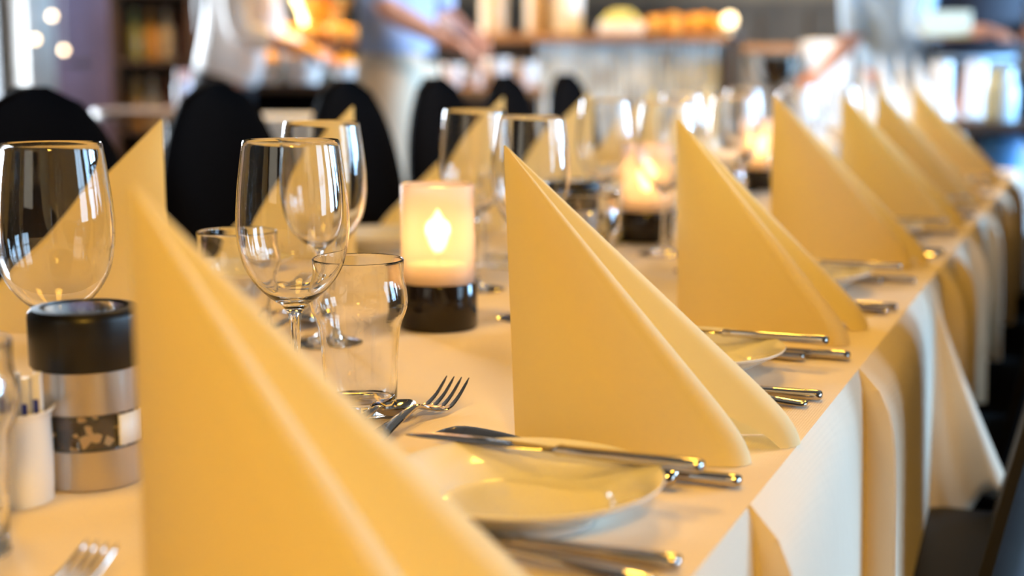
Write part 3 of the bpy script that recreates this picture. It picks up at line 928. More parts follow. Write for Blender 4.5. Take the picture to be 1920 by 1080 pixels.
# ------------------------------------------------------------------ chairs in black stretch covers
def make_chair(label, x, y, rz, group, lean=0.10, m=None, first={}):
    key = (m.name if m else 'b', lean)
    if key in first:
        return dup(first[key], (x, y, 0), rz, label, group)
    mm = m or M['black_fabric']
    t = thing('banquet_chair', label, 'chair', (x, y, 0), rz, group)
    # local: the chair faces +x, back at x=-0.2
    # backrest: arched slab
    bm = bmesh.new()
    front, back = [], []
    NR, NC = 22, 20
    for i in range(NR + 1):
        v = i / NR
        z = 0.44 + 0.54 * v
        hw = 0.205 * (1 - max(0, (v - 0.45) / 0.56) ** 2.3) ** 0.5 if v < 1 else 0.02
        hw = max(hw, 0.02)
        xb = -0.20 - lean * v
        th = 0.024 * (1 - 0.35 * v)
        fr, bk = [], []
        for k in range(NC + 1):
            s = -1 + 2 * k / NC
            e = math.sqrt(max(0, 1 - abs(s) ** 5))
            curve = 0.02 * s * s
            fr.append(bm.verts.new((xb + th * e + curve, hw * s, z)))
            bk.append(bm.verts.new((xb - th * e + curve, hw * s, z)) if 0 < k < NC else fr[-1])
        front.append(fr); back.append(bk)
    for g in (front, back):
        for a, b in zip(g, g[1:]):
            for k in range(NC):
                bm.faces.new((a[k], a[k + 1], b[k + 1], b[k]))
    for g, h in ((front[0], back[0]), (front[-1], back[-1])):
        for k in range(NC):
            q = []
            for v_ in (g[k], g[k + 1], h[k + 1], h[k]):
                if v_ not in q: q.append(v_)
            if len(q) > 2: bm.faces.new(q)
    obj('backrest', bm, mm, t)
    bm = bevel(box(bmesh.new(), -0.22, 0.22, -0.215, 0.215, 0.40, 0.47), 0.022, 3)
    obj('seat', bm, mm, t)
    # stretched skirt running to the four feet, arched between them
    bm = bmesh.new()
    cyc = []
    N = 56
    for k in range(N):
        a = 2 * PI * k / N
        ca, sa = math.cos(a), math.sin(a)
        f = 1 / max(abs(ca), abs(sa))
        cx, cy = ca * f, sa * f
        corner = (abs(cx) * abs(cy)) ** 3
        colv = []
        for j in range(8):
            q = j / 7
            zb = 0.02 + 0.30 * (1 - corner)
            z = 0.41 + (zb - 0.41) * q
            pin = 1 - 0.10 * math.sin(PI * q) * (1 - corner)
            colv.append(bm.verts.new((cx * (0.21 + 0.02 * q) * pin, cy * (0.205 + 0.02 * q) * pin, z)))
        cyc.append(colv)
    for k in range(N):
        a, b = cyc[k], cyc[(k + 1) % N]
        for j in range(7):
            bm.faces.new((a[j], b[j], b[j + 1], a[j + 1]))
    c = obj('skirt', bm, mm, t); c.modifiers.new('s', 'SOLIDIFY').thickness = 0.003
    for sx in (-1, 1):
        for sy in (-1, 1):
            bm = bmesh.new(); tube(bm, [(sx * 0.19, sy * 0.185, 0.40), (sx * 0.222, sy * 0.217, 0.0)], 0.012, 10)
            obj('leg', bm, M['black_plastic'], t)
    first[key] = t
    return t
LC = [('black covered chair at the far left, behind the large wine glass', 1.66, -1.17),
      ('black covered chair second from left behind the pair of wine glasses', 2.10, -1.16),
      ('black covered chair third along the far side, before the man in beige trousers', 2.56, -1.16),
      ('black covered chair fourth along the far side, behind the glowing candle', 2.99, -1.16),
      ('black covered chair fifth along the far side, left of the zinc bar', 3.40, -1.16),
      ('black covered chair sixth along the far side, hidden by glasses', 3.85, -1.16)]
for i, (lb, y, x) in enumerate(LC):
    make_chair(lb, x, y, 0.0, 'black covered chairs on the far side', 0.06)
RC = [('dark chair at the lower right corner with a grey sheen on its back edge', 1.60),
      ('black covered chair on the camera side below the golden cloth flap', 2.12),
      ('black covered chair on the camera side by the fifth napkin', 2.58),
      ('black covered chair on the camera side by the sixth napkin', 3.04),
      ('farthest black covered chair on the camera side', 3.50)]
for i, (lb, y) in enumerate(RC):
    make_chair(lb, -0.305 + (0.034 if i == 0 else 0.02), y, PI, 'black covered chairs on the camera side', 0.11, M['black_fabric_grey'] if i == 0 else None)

# ------------------------------------------------------------------ background furniture
def bgthing(name, label, cat, px, d, z=0, rz=None, group=None):
    p = far(px, d)
    return thing(name, label, cat, (p.x, p.y, z), YAW if rz is None else rz, group)
def ztop(py, d): return far(960, d, py).z
# buffet table (dark) with bowls
D = 5.3
zt = ztop(157, D)
t = bgthing('buffet_table', 'black draped buffet table carrying bowls of orange fruit', 'table', 585, D + 0.25)
obj('tabletop', bevel(box(bmesh.new(), -0.19, 0.24, -0.3, 0.3, zt - 0.03, zt), 0.005), M['dark_wood'], t, smooth=False)
obj('drape', box(bmesh.new(), -0.18, 0.23, -0.29, 0.29, 0.0, zt - 0.03), M['black_fabric'], t, smooth=False)
bowl_prof = smoothprof([(0, 0), (0.045, 0.0), (0.05, 0.006), (0.058, 0.04), (0.074, 0.085), (0.071, 0.087), (0.054, 0.042), (0.045, 0.012), (0, 0.010)], 3)
def heap(mname, r, h, n, seed, rad):
    """rounded heap of small pieces as one loose mass"""
    rnd = random.Random(seed); bm = bmesh.new()
    for i in range(n):
        a = rnd.random() * 2 * PI; rr = r * math.sqrt(rnd.random())
        z = h * (1 - (rr / r) ** 2) * rnd.uniform(0.5, 1.0)
        bmesh.ops.create_icosphere(bm, subdivisions=1, radius=rad * rnd.uniform(0.8, 1.2), matrix=Matrix.Translation((rr * math.cos(a), rr * math.sin(a), z)))
    return bm
for i, (px, d, lb, s) in enumerate(((497, D + 0.05, 'white bowl of orange fruit, left on the black buffet', 0.92), (571, D + 0.02, 'larger white bowl of orange fruit in the middle of the buffet', 1.08), (648, D + 0.1, 'white bowl at the right end of the black buffet, beside the man', 0.8))):
    p = far(px, d)
    t = thing('serving_bowl', lb, 'bowl', (p.x, p.y, zt + 0.0005), 0, 'white bowls on the buffet')
    o = obj('bowl_body', lathe([(max(a, 0) * s, max(b, 0) * s) for a, b in bowl_prof], 32), M['ceramic_tan'] if False else M['white'], t)
    f = obj('fruit_pieces', heap('f', 0.055 * s, 0.055 * s, 60, i, 0.016), M['orange'], loc=(p.x, p.y, zt + 0.070 * s), label=['orange fruit pieces heaped in the left buffet bowl', 'orange fruit pieces heaped in the larger middle bowl', 'orange fruit pieces in the bowl beside the man'][i], cat='fruit', kind='stuff')
# upper shelf with bread basket
zs = ztop(76, D + 0.25)
t = bgthing('tiered_stand', 'wooden tier standing above the buffet bowls', 'stand', 590, D + 0.30, zt + 0.0005)
obj('board', bevel(box(bmesh.new(), -0.22, 0.22, -0.12, 0.12, zs - zt - 0.02, zs - zt), 0.004), M['wood'], t, smooth=False)
for sx in (-1, 1):
    obj('leg', box(bmesh.new(), sx * 0.2 - 0.012, sx * 0.2 + 0.012, -0.1, 0.1, 0, zs - zt - 0.02), M['dark_wood'], t, smooth=False)
for i in range(6):
    p = far(530 + i * 24, D + 0.27 + 0.04 * (i % 2))
    bm = bmesh.new(); bmesh.ops.create_uvsphere(bm, u_segments=20, v_segments=12, radius=1)
    for v in bm.verts:
        v.co.x *= 0.055; v.co.y *= 0.035; v.co.z = v.co.z * 0.032 * (1 + 0.1 * math.sin(v.co.x * 90))
    obj('bread_roll', bm, M['bread'], loc=(p.x, p.y, zs + 0.031 + (0.0 if i % 2 else 0.002)), rot=(0, 0, YAW + 0.5 * i), label='golden bread roll, number %s from the left on the wooden tier' % ['one', 'two', 'three', 'four', 'five', 'six'][i], cat='bread roll', group='bread rolls on the tier')
# brass bowl higher up
p = far(575, D + 0.3, 30)
t = thing('brass_bowl', 'shining amber brass bowl above the bread rolls', 'bowl', (p.x, p.y + 0.12, zs + 0.0005), 0)
obj('bowl_body', lathe([(a * 1.6, b * 1.3 + 0.05) for a, b in bowl_prof if a >= 0], 32), M['brass'], t)
obj('foot', lathe([(0, 0), (0.06, 0), (0.05, 0.01), (0.015, 0.03), (0.03, 0.055), (0, 0.055)], 24), M['brass'], t)

# side table with crockery right of the man
D2 = 5.6
z2 = ztop(166, D2)
t = bgthing('sideboard', 'dark sideboard carrying white crockery, left of the zinc bar', 'sideboard', 915, D2 + 0.2)
obj('body', box(bmesh.new(), -0.30, 0.20, -0.2, 0.2, 0.05, z2 - 0.03), M['dark_wood'], t, smooth=False)
obj('tabletop', bevel(box(bmesh.new(), -0.32, 0.22, -0.23, 0.23, z2 - 0.03, z2), 0.004), M['wood'], t, smooth=False)
obj('plinth', box(bmesh.new(), -0.28, 0.18, -0.17, 0.17, 0, 0.05), M['black_plastic'], t, smooth=False)
cup_prof = [(0, 0), (0.022, 0), (0.025, 0.004), (0.038, 0.05), (0.041, 0.085), (0.039, 0.085), (0.035, 0.05), (0.022, 0.008), (0, 0.007)]
for i, (px, s, lb) in enumerate(((850, 1.1, 'white cup leftmost on the dark sideboard'), (893, 0.9, 'white cup second on the dark sideboard'), (932, 1.35, 'bright white round pot in the middle of the sideboard'), (985, 1.2, 'white cup at the right end of the sideboard'))):
    p = far(px, D2 + 0.1)
    t = thing('white_cup', lb, 'cup', (p.x, p.y, z2 + 0.0005), 0.4 * i, 'white cups on the sideboard')
    obj('cup_body', lathe([(a * s, b * s) for a, b in cup_prof], 28), M['porcelain'], t)
    bm = bmesh.new(); tube(bm, [(0.034 * s, 0, 0.065 * s), (0.058 * s, 0, 0.062 * s), (0.060 * s, 0, 0.035 * s), (0.033 * s, 0, 0.028 * s)], 0.005 * s, 8)
    obj('handle', bm, M['porcelain'], t)

# zinc clad bar
D3 = 6.5
zb = ztop(62, D3)
pA, pB = far(1006, D3), far(1348, D3)
w = (pB - pA).length
t = thing('bar_counter', 'bar counter clad in weathered corrugated zinc under a wooden top', 'bar counter', ((pA.x + pB.x) / 2, (pA.y + pB.y) / 2, 0), YAW)
bm = bmesh.new()
N = 160
ring = []
for k in range(N + 1):
    x = -w / 2 + w * k / N
    yv = -0.012 * math.sin(k * 2 * PI / 6.4) 
    ring.append((bm.verts.new((x, yv, 0)), bm.verts.new((x, yv, zb - 0.04))))
for a, b in zip(ring, ring[1:]): bm.faces.new((a[0], b[0], b[1], a[1]))
c1 = bm.verts.new((w / 2, 0.6, 0)); c2 = bm.verts.new((w / 2, 0.6, zb - 0.04)); c3 = bm.verts.new((-w / 2, 0.6, 0)); c4 = bm.verts.new((-w / 2, 0.6, zb - 0.04))
bm.faces.new((ring[-1][0], c1, c2, ring[-1][1])); bm.faces.new((c1, c3, c4, c2)); bm.faces.new((c3, ring[0][0], ring[0][1], c4))
obj('zinc_cladding', bm, M['zinc'], t)
obj('bar_top', bevel(box(bmesh.new(), -w / 2 - 0.30, w / 2 + 0.03, -0.05, 0.65, zb - 0.04, zb), 0.006), M['wood'], t, smooth=False)
obj('side_cabinet', box(bmesh.new(), -w / 2 - 0.29, -w / 2 - 0.005, 0.02, 0.6, 0, zb - 0.04), M['dark_wood'], t, smooth=False)
# things on the bar
def onbar(px, dd): 
    p = far(px, D3 + dd); return (p.x, p.y, zb + 0.0005)
jar = [(0, 0), (0.05, 0), (0.053, 0.006), (0.053, 0.13), (0.045, 0.145), (0.045, 0.15), (0, 0.15)]
for px, s, k, mt, lb in ((925, 1.05, 0.3, 'ceramic_tan', 'cream jar at the left end of the zinc bar'), (1062, 1.25, 0.3, 'white', 'tall white jar on the zinc bar'), (1010, 1.1, 0.42, 'ceramic_tan', 'cream jar between the other jars on the bar')):
    t = thing('storage_jar', lb, 'jar', onbar(px, k), 0, 'jars on the bar')
    obj('jar_body', lathe([(a * s * 1.1, b * s * 1.5) for a, b in jar[:-1]] + [(0, jar[-1][1] * s * 1.5)], 28), M[mt], t)
    obj('lid', lathe([(0, 0.226 * s), (0.052 * s, 0.226 * s), (0.052 * s, 0.24 * s), (0, 0.243 * s)], 28), M['dark_wood'], t)
t = thing('salad_tray', 'pale tray of yellow-green salad on the zinc bar', 'tray', onbar(1163, 0.2), YAW)
obj('tray_body', bevel(box(bmesh.new(), -0.10, 0.10, -0.09, 0.09, 0, 0.05), 0.008), M['white'], t, smooth=False)
q = onbar(1163, 0.2)
obj('salad_leaves', heap('s', 0.085, 0.05, 110, 5, 0.014), mat('pale_salad', (0.75, 0.72, 0.25), 0.6, var=0.3, vscale=40), loc=(q[0], q[1], zb + 0.055), label='yellow-green salad heaped on the pale tray', cat='salad', kind='stuff')
for i in range(7):
    q = onbar(1222 + i * 19, 0.18 + 0.06 * (i % 2))
    bm = bmesh.new(); bmesh.ops.create_uvsphere(bm, u_segments=20, v_segments=12, radius=1)
    for v in bm.verts: v.co.x *= 0.045; v.co.y *= 0.05; v.co.z *= 0.038 + 0.006 * (i % 3)
    obj('pastry', bm, M['bread'], loc=(q[0], q[1], zb + 0.04 + 0.004), rot=(0, 0, i), label='golden pastry on the bar, number %s from the salad tray' % ['one', 'two', 'three', 'four', 'five', 'six', 'seven'][i], cat='pastry', group='pastries on the bar')
t = thing('tea_light', 'round glowing candle glass at the right end of the bar', 'candle', onbar(1366, 0.1))
t.location.z = zb + 0.0005
obj('glass_cup', lathe([(0, 0), (0.03, 0), (0.034, 0.005), (0.038, 0.06), (0.036, 0.06), (0.031, 0.008), (0, 0.007)], 24), M['glass'], t)
obj('glow_bulb', lathe(smoothprof([(0, 0.03), (0.02, 0.038), (0.03, 0.06), (0.02, 0.082), (0, 0.09)], 3), 16), mat('candle_glow', (1, 0.8, 0.5), 0.5, emis=(1.0, 0.75, 0.42), estr=5), t)
bt = t
p = far(1366, D3 + 0.1)
obj('bar_stand', lathe([(0, 0), (0.12, 0), (0.12, 0.02), (0.02, 0.04), (0.02, zb - 0.03), (0.07, zb - 0.015), (0.07, zb), (0, zb)], 24), M['dark_wood'], loc=(p.x, p.y, 0), label='slim dark pedestal holding the candle glass beside the bar', cat='pedestal')

# counter further right with steel tub and white box
D4 = 6.9
z4 = ztop(84, D4)
pA, pB = far(1398, D4), far(1592, D4)
w = (pB - pA).length
t = thing('back_counter', 'taupe counter with a pale wooden edge right of the zinc bar', 'counter', ((pA.x + pB.x) / 2, (pA.y + pB.y) / 2, 0), YAW)
obj('counter_front', box(bmesh.new(), -w / 2, w / 2, 0, 0.5, 0, z4 - 0.035), mat('taupe_front', (0.30, 0.24, 0.18), 0.5, var=0.3, vscale=3), t, smooth=False)
obj('counter_edge', bevel(box(bmesh.new(), -w / 2 - 0.02, w / 2 + 0.02, -0.04, 0.52, z4 - 0.035, z4), 0.004), M['wood'], t, smooth=False)
p = far(1547, D4 - 0.45)
t = thing('white_cabinet', 'upright white cabinet before the taupe counter', 'cabinet', (p.x, p.y, 0), YAW)
obj('cabinet_body', bevel(box(bmesh.new(), -0.095, 0.095, -0.1, 0.1, 0, ztop(76, D4 - 0.45)), 0.006), M['white'], t, smooth=False)
bm = bmesh.new(); tube(bm, [(0.07, -0.12, 0.75), (0.07, -0.12, 0.9)], 0.006, 8)
obj('cabinet_handle', bm, M['brushed'], t)
p = far(1455, D4 - 0.5)
t = thing('ice_tub', 'polished steel tub on a stand before the taupe counter', 'tub', (p.x, p.y, 0))
zz = ztop(165, D4 - 0.5)
obj('tub_body', lathe(smoothprof([(0, zz), (0.06, zz), (0.10, zz + 0.05), (0.125, zz + 0.13), (0.12, zz + 0.13), (0.09, zz + 0.05), (0.0, zz + 0.01)], 3), 32), M['steel'], t)
obj('stand', lathe([(0, 0), (0.12, 0), (0.12, 0.015), (0.02, 0.03), (0.02, zz), (0, zz)], 24), M['dark_wood'], t)

# tall shelf of bottles on the left, beyond the first chairs
p = far(300, 6.5)
t = thing('shelf_unit', 'dark wooden shelf unit between the curtain and the woman', 'shelf', (p.x, p.y, 0), YAW)
for sx in (-0.17, 0.17):
    obj('side_panel', box(bmesh.new(), sx - 0.012, sx + 0.012, -0.14, 0.14, 0, 2.0), M['dark_wood'], t, smooth=False)
obj('back_panel', box(bmesh.new(), -0.158, 0.158, 0.125, 0.14, 0, 2.0), M['dark_wood'], t, smooth=False)
shz = [0.3, 0.72, 1.02, 1.32, 1.7]
for z in shz:
    obj('shelf', box(bmesh.new(), -0.158, 0.158, -0.14, 0.125, z - 0.02, z), M['dark_wood'], t, smooth=False)
bp = [(0, 0), (0.03, 0), (0.032, 0.005), (0.032, 0.13), (0.012, 0.17), (0.011, 0.22), (0, 0.221)]
cols = [mat('amber_bottle', (0.5, 0.28, 0.08), 0.2), mat('cream_bottle', (0.7, 0.6, 0.45), 0.4), mat('rust_bottle', (0.25, 0.09, 0.04), 0.3), mat('olive_bottle', (0.22, 0.2, 0.06), 0.25)]
q = 0
for zi, zn in ((0.72, 'lower'), (1.02, 'middle'), (1.32, 'upper')):
    for k in range(4):
        lx = -0.11 + k * 0.073
        c_, s_ = math.cos(YAW), math.sin(YAW)
        obj('bottle', lathe(bp, 20), cols[(q * 3 + k) % 4], loc=(p.x + lx * c_, p.y + lx * s_, zi + 0.0005), label='%s bottle %s on the %s shelf of the dark unit' % (['amber', 'cream', 'rust', 'olive'][(q * 3 + k) % 4], ['leftmost', 'second from left', 'third from left', 'rightmost'][k], zn), cat='bottle', group='bottles on the shelf unit')
    q += 1
# small table with pink topped bottle and white folded cloth
D5 = 4.7
z5 = ztop(205, D5)
p = far(320, D5)
t = thing('round_table', 'small round brown table with a pink and white bottle, behind the chairs', 'table', (p.x, p.y, 0))
obj('tabletop', lathe([(0, z5 - 0.03), (0.24, z5 - 0.03), (0.25, z5 - 0.02), (0.25, z5), (0, z5)], 40), M['wood'], t)
obj('pedestal', lathe([(0, 0), (0.2, 0), (0.2, 0.02), (0.03, 0.04), (0.03, z5 - 0.03), (0, z5 - 0.03)], 24), M['dark_wood'], t)
p = far(343, D5 - 0.02)
t = thing('lotion_bottle', 'white bottle with a pink cap on the small round table', 'bottle', (p.x, p.y, z5 + 0.0005))
obj('bottle_body', lathe([(0, 0), (0.027, 0), (0.029, 0.004), (0.029, 0.075), (0.02, 0.09), (0, 0.09)], 24), mat('pale_blue_white', (0.7, 0.74, 0.9), 0.4), t)
obj('cap', lathe([(0, 0.0905), (0.024, 0.0905), (0.022, 0.125), (0, 0.128)], 24), mat('pink_cap', (0.8, 0.45, 0.4), 0.4), t)
# white cloth table seen between chairs
D6 = 4.0
z6 = ztop(222, D6)
t = bgthing('side_table', 'low table under a pale cloth seen between the second and third far-side chairs', 'table', 525, D6 + 0.2)
obj('pale_cloth', bevel(box(bmesh.new(), -0.12, 0.12, -0.15, 0.15, z6 - 0.25, z6), 0.01), M['white'], t, smooth=False)
obj('pedestal', box(bmesh.new(), -0.03, 0.03, -0.03, 0.03, 0, z6 - 0.25), M['dark_wood'], t, smooth=False)

# sunlit second table at the right with glasses and napkins
D7 = 4.9
z7 = 0.74
p7 = far(1735, D7)
t = thing('guest_table', 'brightly lit white-clothed table where the right-hand guests sit', 'table', (p7.x, p7.y, 0), YAW)
bm = bmesh.new()
rows = []
for (hx, hy, z, wv) in ((0.0, 0.0, z7, 0), (0.30, 0.32, z7, 0), (0.305, 0.325, z7 - 0.005, 0), (0.315, 0.335, z7 - 0.12, 0.006), (0.33, 0.35, z7 - 0.27, 0.012)):
    row = []
    for k in range(80):
        a = 2 * PI * k / 80
        f = 1 / max(abs(math.cos(a)), abs(math.sin(a)))
        wob = wv * math.sin(9 * a)
        row.append(bm.verts.new(((hx + wob) * math.cos(a) * f, (hy + wob) * math.sin(a) * f, z)))
    rows.append(row)
for a, b in zip(rows, rows[1:]):
    for k in range(80):
        j = (k + 1) % 80
        if (a[k].co - a[j].co).length < 1e-6:
            continue
        bm.faces.new((a[k], a[j], b[j], b[k]))
bm.faces.new(rows[1])
bmesh.ops.remove_doubles(bm, verts=bm.verts, dist=1e-5)
obj('white_cloth', bm, M['white'], t, smooth=False)
for sx in (-1, 1):
    for sy in (-1, 1):
        obj('leg', box(bmesh.new(), sx * 0.26 - 0.02, sx * 0.26 + 0.02, sy * 0.28 - 0.02, sy * 0.28 + 0.02, 0, z7 - 0.01), M['dark_wood'], t, smooth=False)
# tall white folded napkins / menus on it
def cone_napkin(px, d, lb, h=0.20, z=z7):
    p = far(px, d)
    bm = napkin_mesh(-0.35, 0.35, 0.14, 0.14, h, 0.006, (0, 0), 3)
    o = obj('white_napkin', bm, M['white'], label=lb, cat='napkin', group='white napkins on the guest table', loc=(p.x, p.y, z + 0.001), rot=(0, 0, -0.6))
    o.modifiers.new('s', 'SOLIDIFY').thickness = 0.0008
for k, (px, dd, h, lb) in enumerate(((1612, 0.10, 0.27, 'bright white napkin leftmost on the guest table'), (1648, -0.12, 0.30, 'bright white napkin second from left on the guest table'), (1682, 0.14, 0.30, 'bright white napkin third from left on the guest table'),
                                     (1716, -0.08, 0.29, 'bright white napkin fourth from left on the guest table'), (1745, 0.12, 0.27, 'bright white napkin rightmost on the guest table'))):
    cone_napkin(px, D7 + dd, lb, h)
for px, d, lb in ((1767, D7 + 0.05, 'tall white pillar candle on the guest table'), (1832, D7 + 0.1, 'tall white pillar candle right of the other')):
    p = far(px, d)
    hh = 0.27
    t = thing('pillar_candle', lb, 'candle', (p.x, p.y, z7 + 0.0005))
    obj('candle_body', lathe([(0, 0), (0.034, 0), (0.035, 0.002), (0.035, hh), (0.03, hh + 0.003), (0, hh - 0.002)], 28), mat('white_wax', (0.85, 0.87, 0.9), 0.4), t)
    bm = bmesh.new(); tube(bm, [(0, 0, hh - 0.003), (0, 0, hh + 0.012)], 0.0015, 6)
    obj('wick', bm, M['wick'], t)
# dark bar table at the right edge with bluish glass vases
D8 = 4.2
z8 = ztop(226, D8)
p = far(1905, D8)
t = thing('high_table', 'dark table at the right edge standing before the guest table', 'table', (p.x, p.y, 0), YAW)
obj('tabletop', bevel(box(bmesh.new(), -0.20, 0.40, -0.2, 0.2, z8 - 0.03, z8), 0.005), M['dark_wood'], t, smooth=False)
for sx in (-0.16, 0.36):
    for sy in (-0.16, 0.16):
        obj('leg', box(bmesh.new(), sx - 0.02, sx + 0.02, sy - 0.02, sy + 0.02, 0, z8 - 0.03), M['black_plastic'], t, smooth=False)
p = far(1880, D8 - 0.08)
t = thing('water_carafe', 'pale blue-white carafe on the dark table at the right edge', 'carafe', (p.x, p.y, z8 + 0.0005))
obj('carafe_body', lathe(smoothprof([(0, 0), (0.03, 0), (0.045, 0.01), (0.046, 0.09), (0.036, 0.12), (0.034, 0.15), (0, 0.151)], 3), 28), mat('pale_blue_glaze', (0.6, 0.78, 0.92), 0.2), t)
t2 = bgthing('blue_stool', 'blue stool with a rounded seat under the dark table at the right edge', 'stool', 1882, D8 + 0.02)
zq = ztop(250, D8 + 0.02)
obj('seat', lathe([(0, zq - 0.13), (0.05, zq - 0.13), (0.072, zq - 0.11), (0.072, zq - 0.02), (0.055, zq), (0, zq)], 28), mat('blue_paint', (0.12, 0.40, 0.85), 0.35), t2)
obj('stem', lathe([(0, 0), (0.14, 0), (0.14, 0.015), (0.02, 0.03), (0.02, zq - 0.13), (0, zq - 0.13)], 24), M['brushed'], t2)
# dark chairs near the guest table
for px, d, lb in ((1885, 5.75, 'black covered chair at the guest table, right of the farthest napkins'),):
    p = far(px, d)
    make_chair(lb, p.x, p.y, YAW + 1.9, 'black covered chairs at the guest table', 0.06)

# ------------------------------------------------------------------ people
def skinned(name, verts, edges, radii, m, parent=None, root=0, sub=2, **kw):
    me = bpy.data.meshes.new(name)
    me.from_pydata([tuple(v) for v in verts], edges, [])
    me.materials.append(m)
    o = bpy.data.objects.new(name, me); COL.objects.link(o)
    if parent is not None: o.parent = parent
    o.modifiers.new('skin', 'SKIN')
    for i, r in enumerate(radii):
        sv = me.skin_vertices[0].data[i]
        sv.radius = (r, r) if not isinstance(r, tuple) else r
        sv.use_root = (i == root)
    o.modifiers['skin'].use_smooth_shade = True
    s = o.modifiers.new('sub', 'SUBSURF'); s.levels = sub; s.render_levels = sub
    for k, v in kw.items(): o[k] = v
    return o
def chain(V, E, R, start, pts, rads):
    prev = start
    for p, r in zip(pts, rads):
        V.append(Vector(p)); R.append(r); i = len(V) - 1
        if prev is not None: E.append((prev, i))
        prev = i
    return prev
def lerp3(a, b, t): return tuple(a[i] + (b[i] - a[i]) * t for i in range(3))
def person(label, px, d, rz, lh, rh, shirt, trousers, hairm, long_hair=False, lean=0.0, vest=False, pt=None, scale=1.0, sleeve=0.55):
    """local frame faces -y. lh, rh = (elbow, hand) local positions for left(+x) and right(-x) arms"""
    p = far(px, d)
    t = thing('person', label, 'person', (p.x, p.y, 0), rz)
    t.scale = (scale,) * 3
    def L(x, y, z):        # lean forward above the hips
        if z > 0.95:
            k = z - 0.95
            return (x, y - k * math.sin(lean), 0.95 + k * math.cos(lean))
        return (x, y, z)
    V, E, R = [], [], []
    V.append(Vector((0, 0, 0.95))); R.append((0.15, 0.11))
    ch = chain(V, E, R, 0, [L(0, 0.0, 1.08), L(0, -0.0, 1.25), L(0, 0.0, 1.38)], [(0.125, 0.095), (0.145, 0.105), (0.13, 0.09)])
    nk = chain(V, E, R, ch, [L(0, 0.005, 1.46), L(0, -0.005, 1.53)], [0.058, 0.055])
    hd = chain(V, E, R, nk, [L(0, -0.02, 1.60), L(0, -0.015, 1.67), L(0, -0.005, 1.73)], [(0.072, 0.085), (0.080, 0.098), (0.058, 0.075)])
    for s, arm in ((1, lh), (-1, rh)):
        el, ha = arm
        sh = L(s * 0.19, 0.0, 1.40)
        a = chain(V, E, R, ch, [sh, lerp3(sh, el, 0.5), el, lerp3(el, ha, 0.45), lerp3(el, ha, 0.95)], [0.055, 0.047, 0.040, 0.036, 0.026])
        dv = (Vector(ha) - Vector(el)).normalized()
        sd = dv.cross(Vector((0, 0, 1))).normalized()
        palm = Vector(ha) + dv * 0.045
        pm = chain(V, E, R, a, [palm], [(0.036, 0.018)])
        for f in range(4):
            off = sd * (-0.027 + 0.018 * f)
            ln = (0.062, 0.072, 0.068, 0.052)[f]
            b0 = palm + dv * 0.035 + off
            chain(V, E, R, pm, [b0, b0 + dv * ln * 0.5 + Vector((0, 0, -0.012)), b0 + dv * ln * 0.85 + Vector((0, 0, -0.034))], [0.010, 0.009, 0.008])
        th = palm - dv * 0.015 + sd * (-0.036 * s)
        chain(V, E, R, pm, [th, th + dv * 0.03 + sd * (-0.014 * s), th + dv * 0.055 + sd * (-0.010 * s) + Vector((0, 0, -0.012))], [0.012, 0.010, 0.009])
    for s in (1, -1):
        chain(V, E, R, 0, [(s * 0.095, 0, 0.86), (s * 0.10, -0.01, 0.66), (s * 0.10, -0.01, 0.48), (s * 0.10, 0.01, 0.30), (s * 0.10, 0.015, 0.10), (s * 0.105, 0.0, 0.045), (s * 0.11, -0.13, 0.035)], [0.085, 0.075, 0.058, 0.055, 0.040, 0.040, 0.030])
    body = skinned('body', V, E, R, M['skin'], t)
    # face: nose, ears, eyes, mouth
    fb = bmesh.new()
    c0 = Vector(L(0, -0.11, 1.635))
    for (x, y, z, r) in ((0, -0.118, 1.625, 0.013), (0, -0.112, 1.645, 0.010), (0.082, -0.01, 1.635, 0.02), (-0.082, -0.01, 1.635, 0.02)):
        q = L(x, y, z)
        bmesh.ops.create_icosphere(fb, subdivisions=2, radius=r, matrix=Matrix.Translation(q))
    obj('nose_and_ears', fb, M['skin'], body)
    fb = bmesh.new()
    for x in (-0.032, 0.032):
        bmesh.ops.create_icosphere(fb, subdivisions=2, radius=0.011, matrix=Matrix.Translation(L(x, -0.098, 1.66)))
    obj('eyes', fb, M['hair'], body)
    fb = bmesh.new(); tube(fb, [L(-0.025, -0.098, 1.585), L(0, -0.108, 1.582), L(0.025, -0.098, 1.585)], [0.003, 0.006, 0.003], 8)
    obj('mouth', fb, mat('lips', (0.45, 0.13, 0.1), 0.5), body)
    # shirt
    V, E, R = [], [], []
    V.append(Vector((0, 0, 0.95))); R.append((0.182, 0.142))
    ch = chain(V, E, R, 0, [L(0, 0, 1.08), L(0, 0, 1.25), L(0, 0, 1.385)], [(0.168, 0.134), (0.172, 0.130), (0.150, 0.108)])
    chain(V, E, R, ch, [L(0, 0.005, 1.47)], [0.066])
    for s, arm in ((1, lh), (-1, rh)):
        el, ha = arm
        sh = L(s * 0.19, 0.0, 1.40)
        pts = [sh, lerp3(sh, el, 0.5), el]; rr = [0.070, 0.062, 0.054]
        if sleeve > 0: pts.append(lerp3(el, ha, sleeve)); rr.append(0.048)
        chain(V, E, R, ch, pts, rr)
    skinned('shirt', V, E, R, shirt, t)
    if vest:
        V, E, R = [], [], []
        V.append(Vector((0, 0, 1.0))); R.append((0.205, 0.165))
        chain(V, E, R, 0, [L(0, 0, 1.1), L(0, 0, 1.25), L(0, 0, 1.40)], [(0.192, 0.158), (0.196, 0.155), (0.150, 0.125)])
        skinned('waistcoat', V, E, R, M['vest'], t)
    V, E, R = [], [], []
    V.append(Vector((0, 0, 0.93))); R.append((0.180, 0.140))
    chain(V, E, R, 0, [(0, 0, 1.0), L(0, 0, 1.06)], [(0.172, 0.134), (0.165, 0.130)])
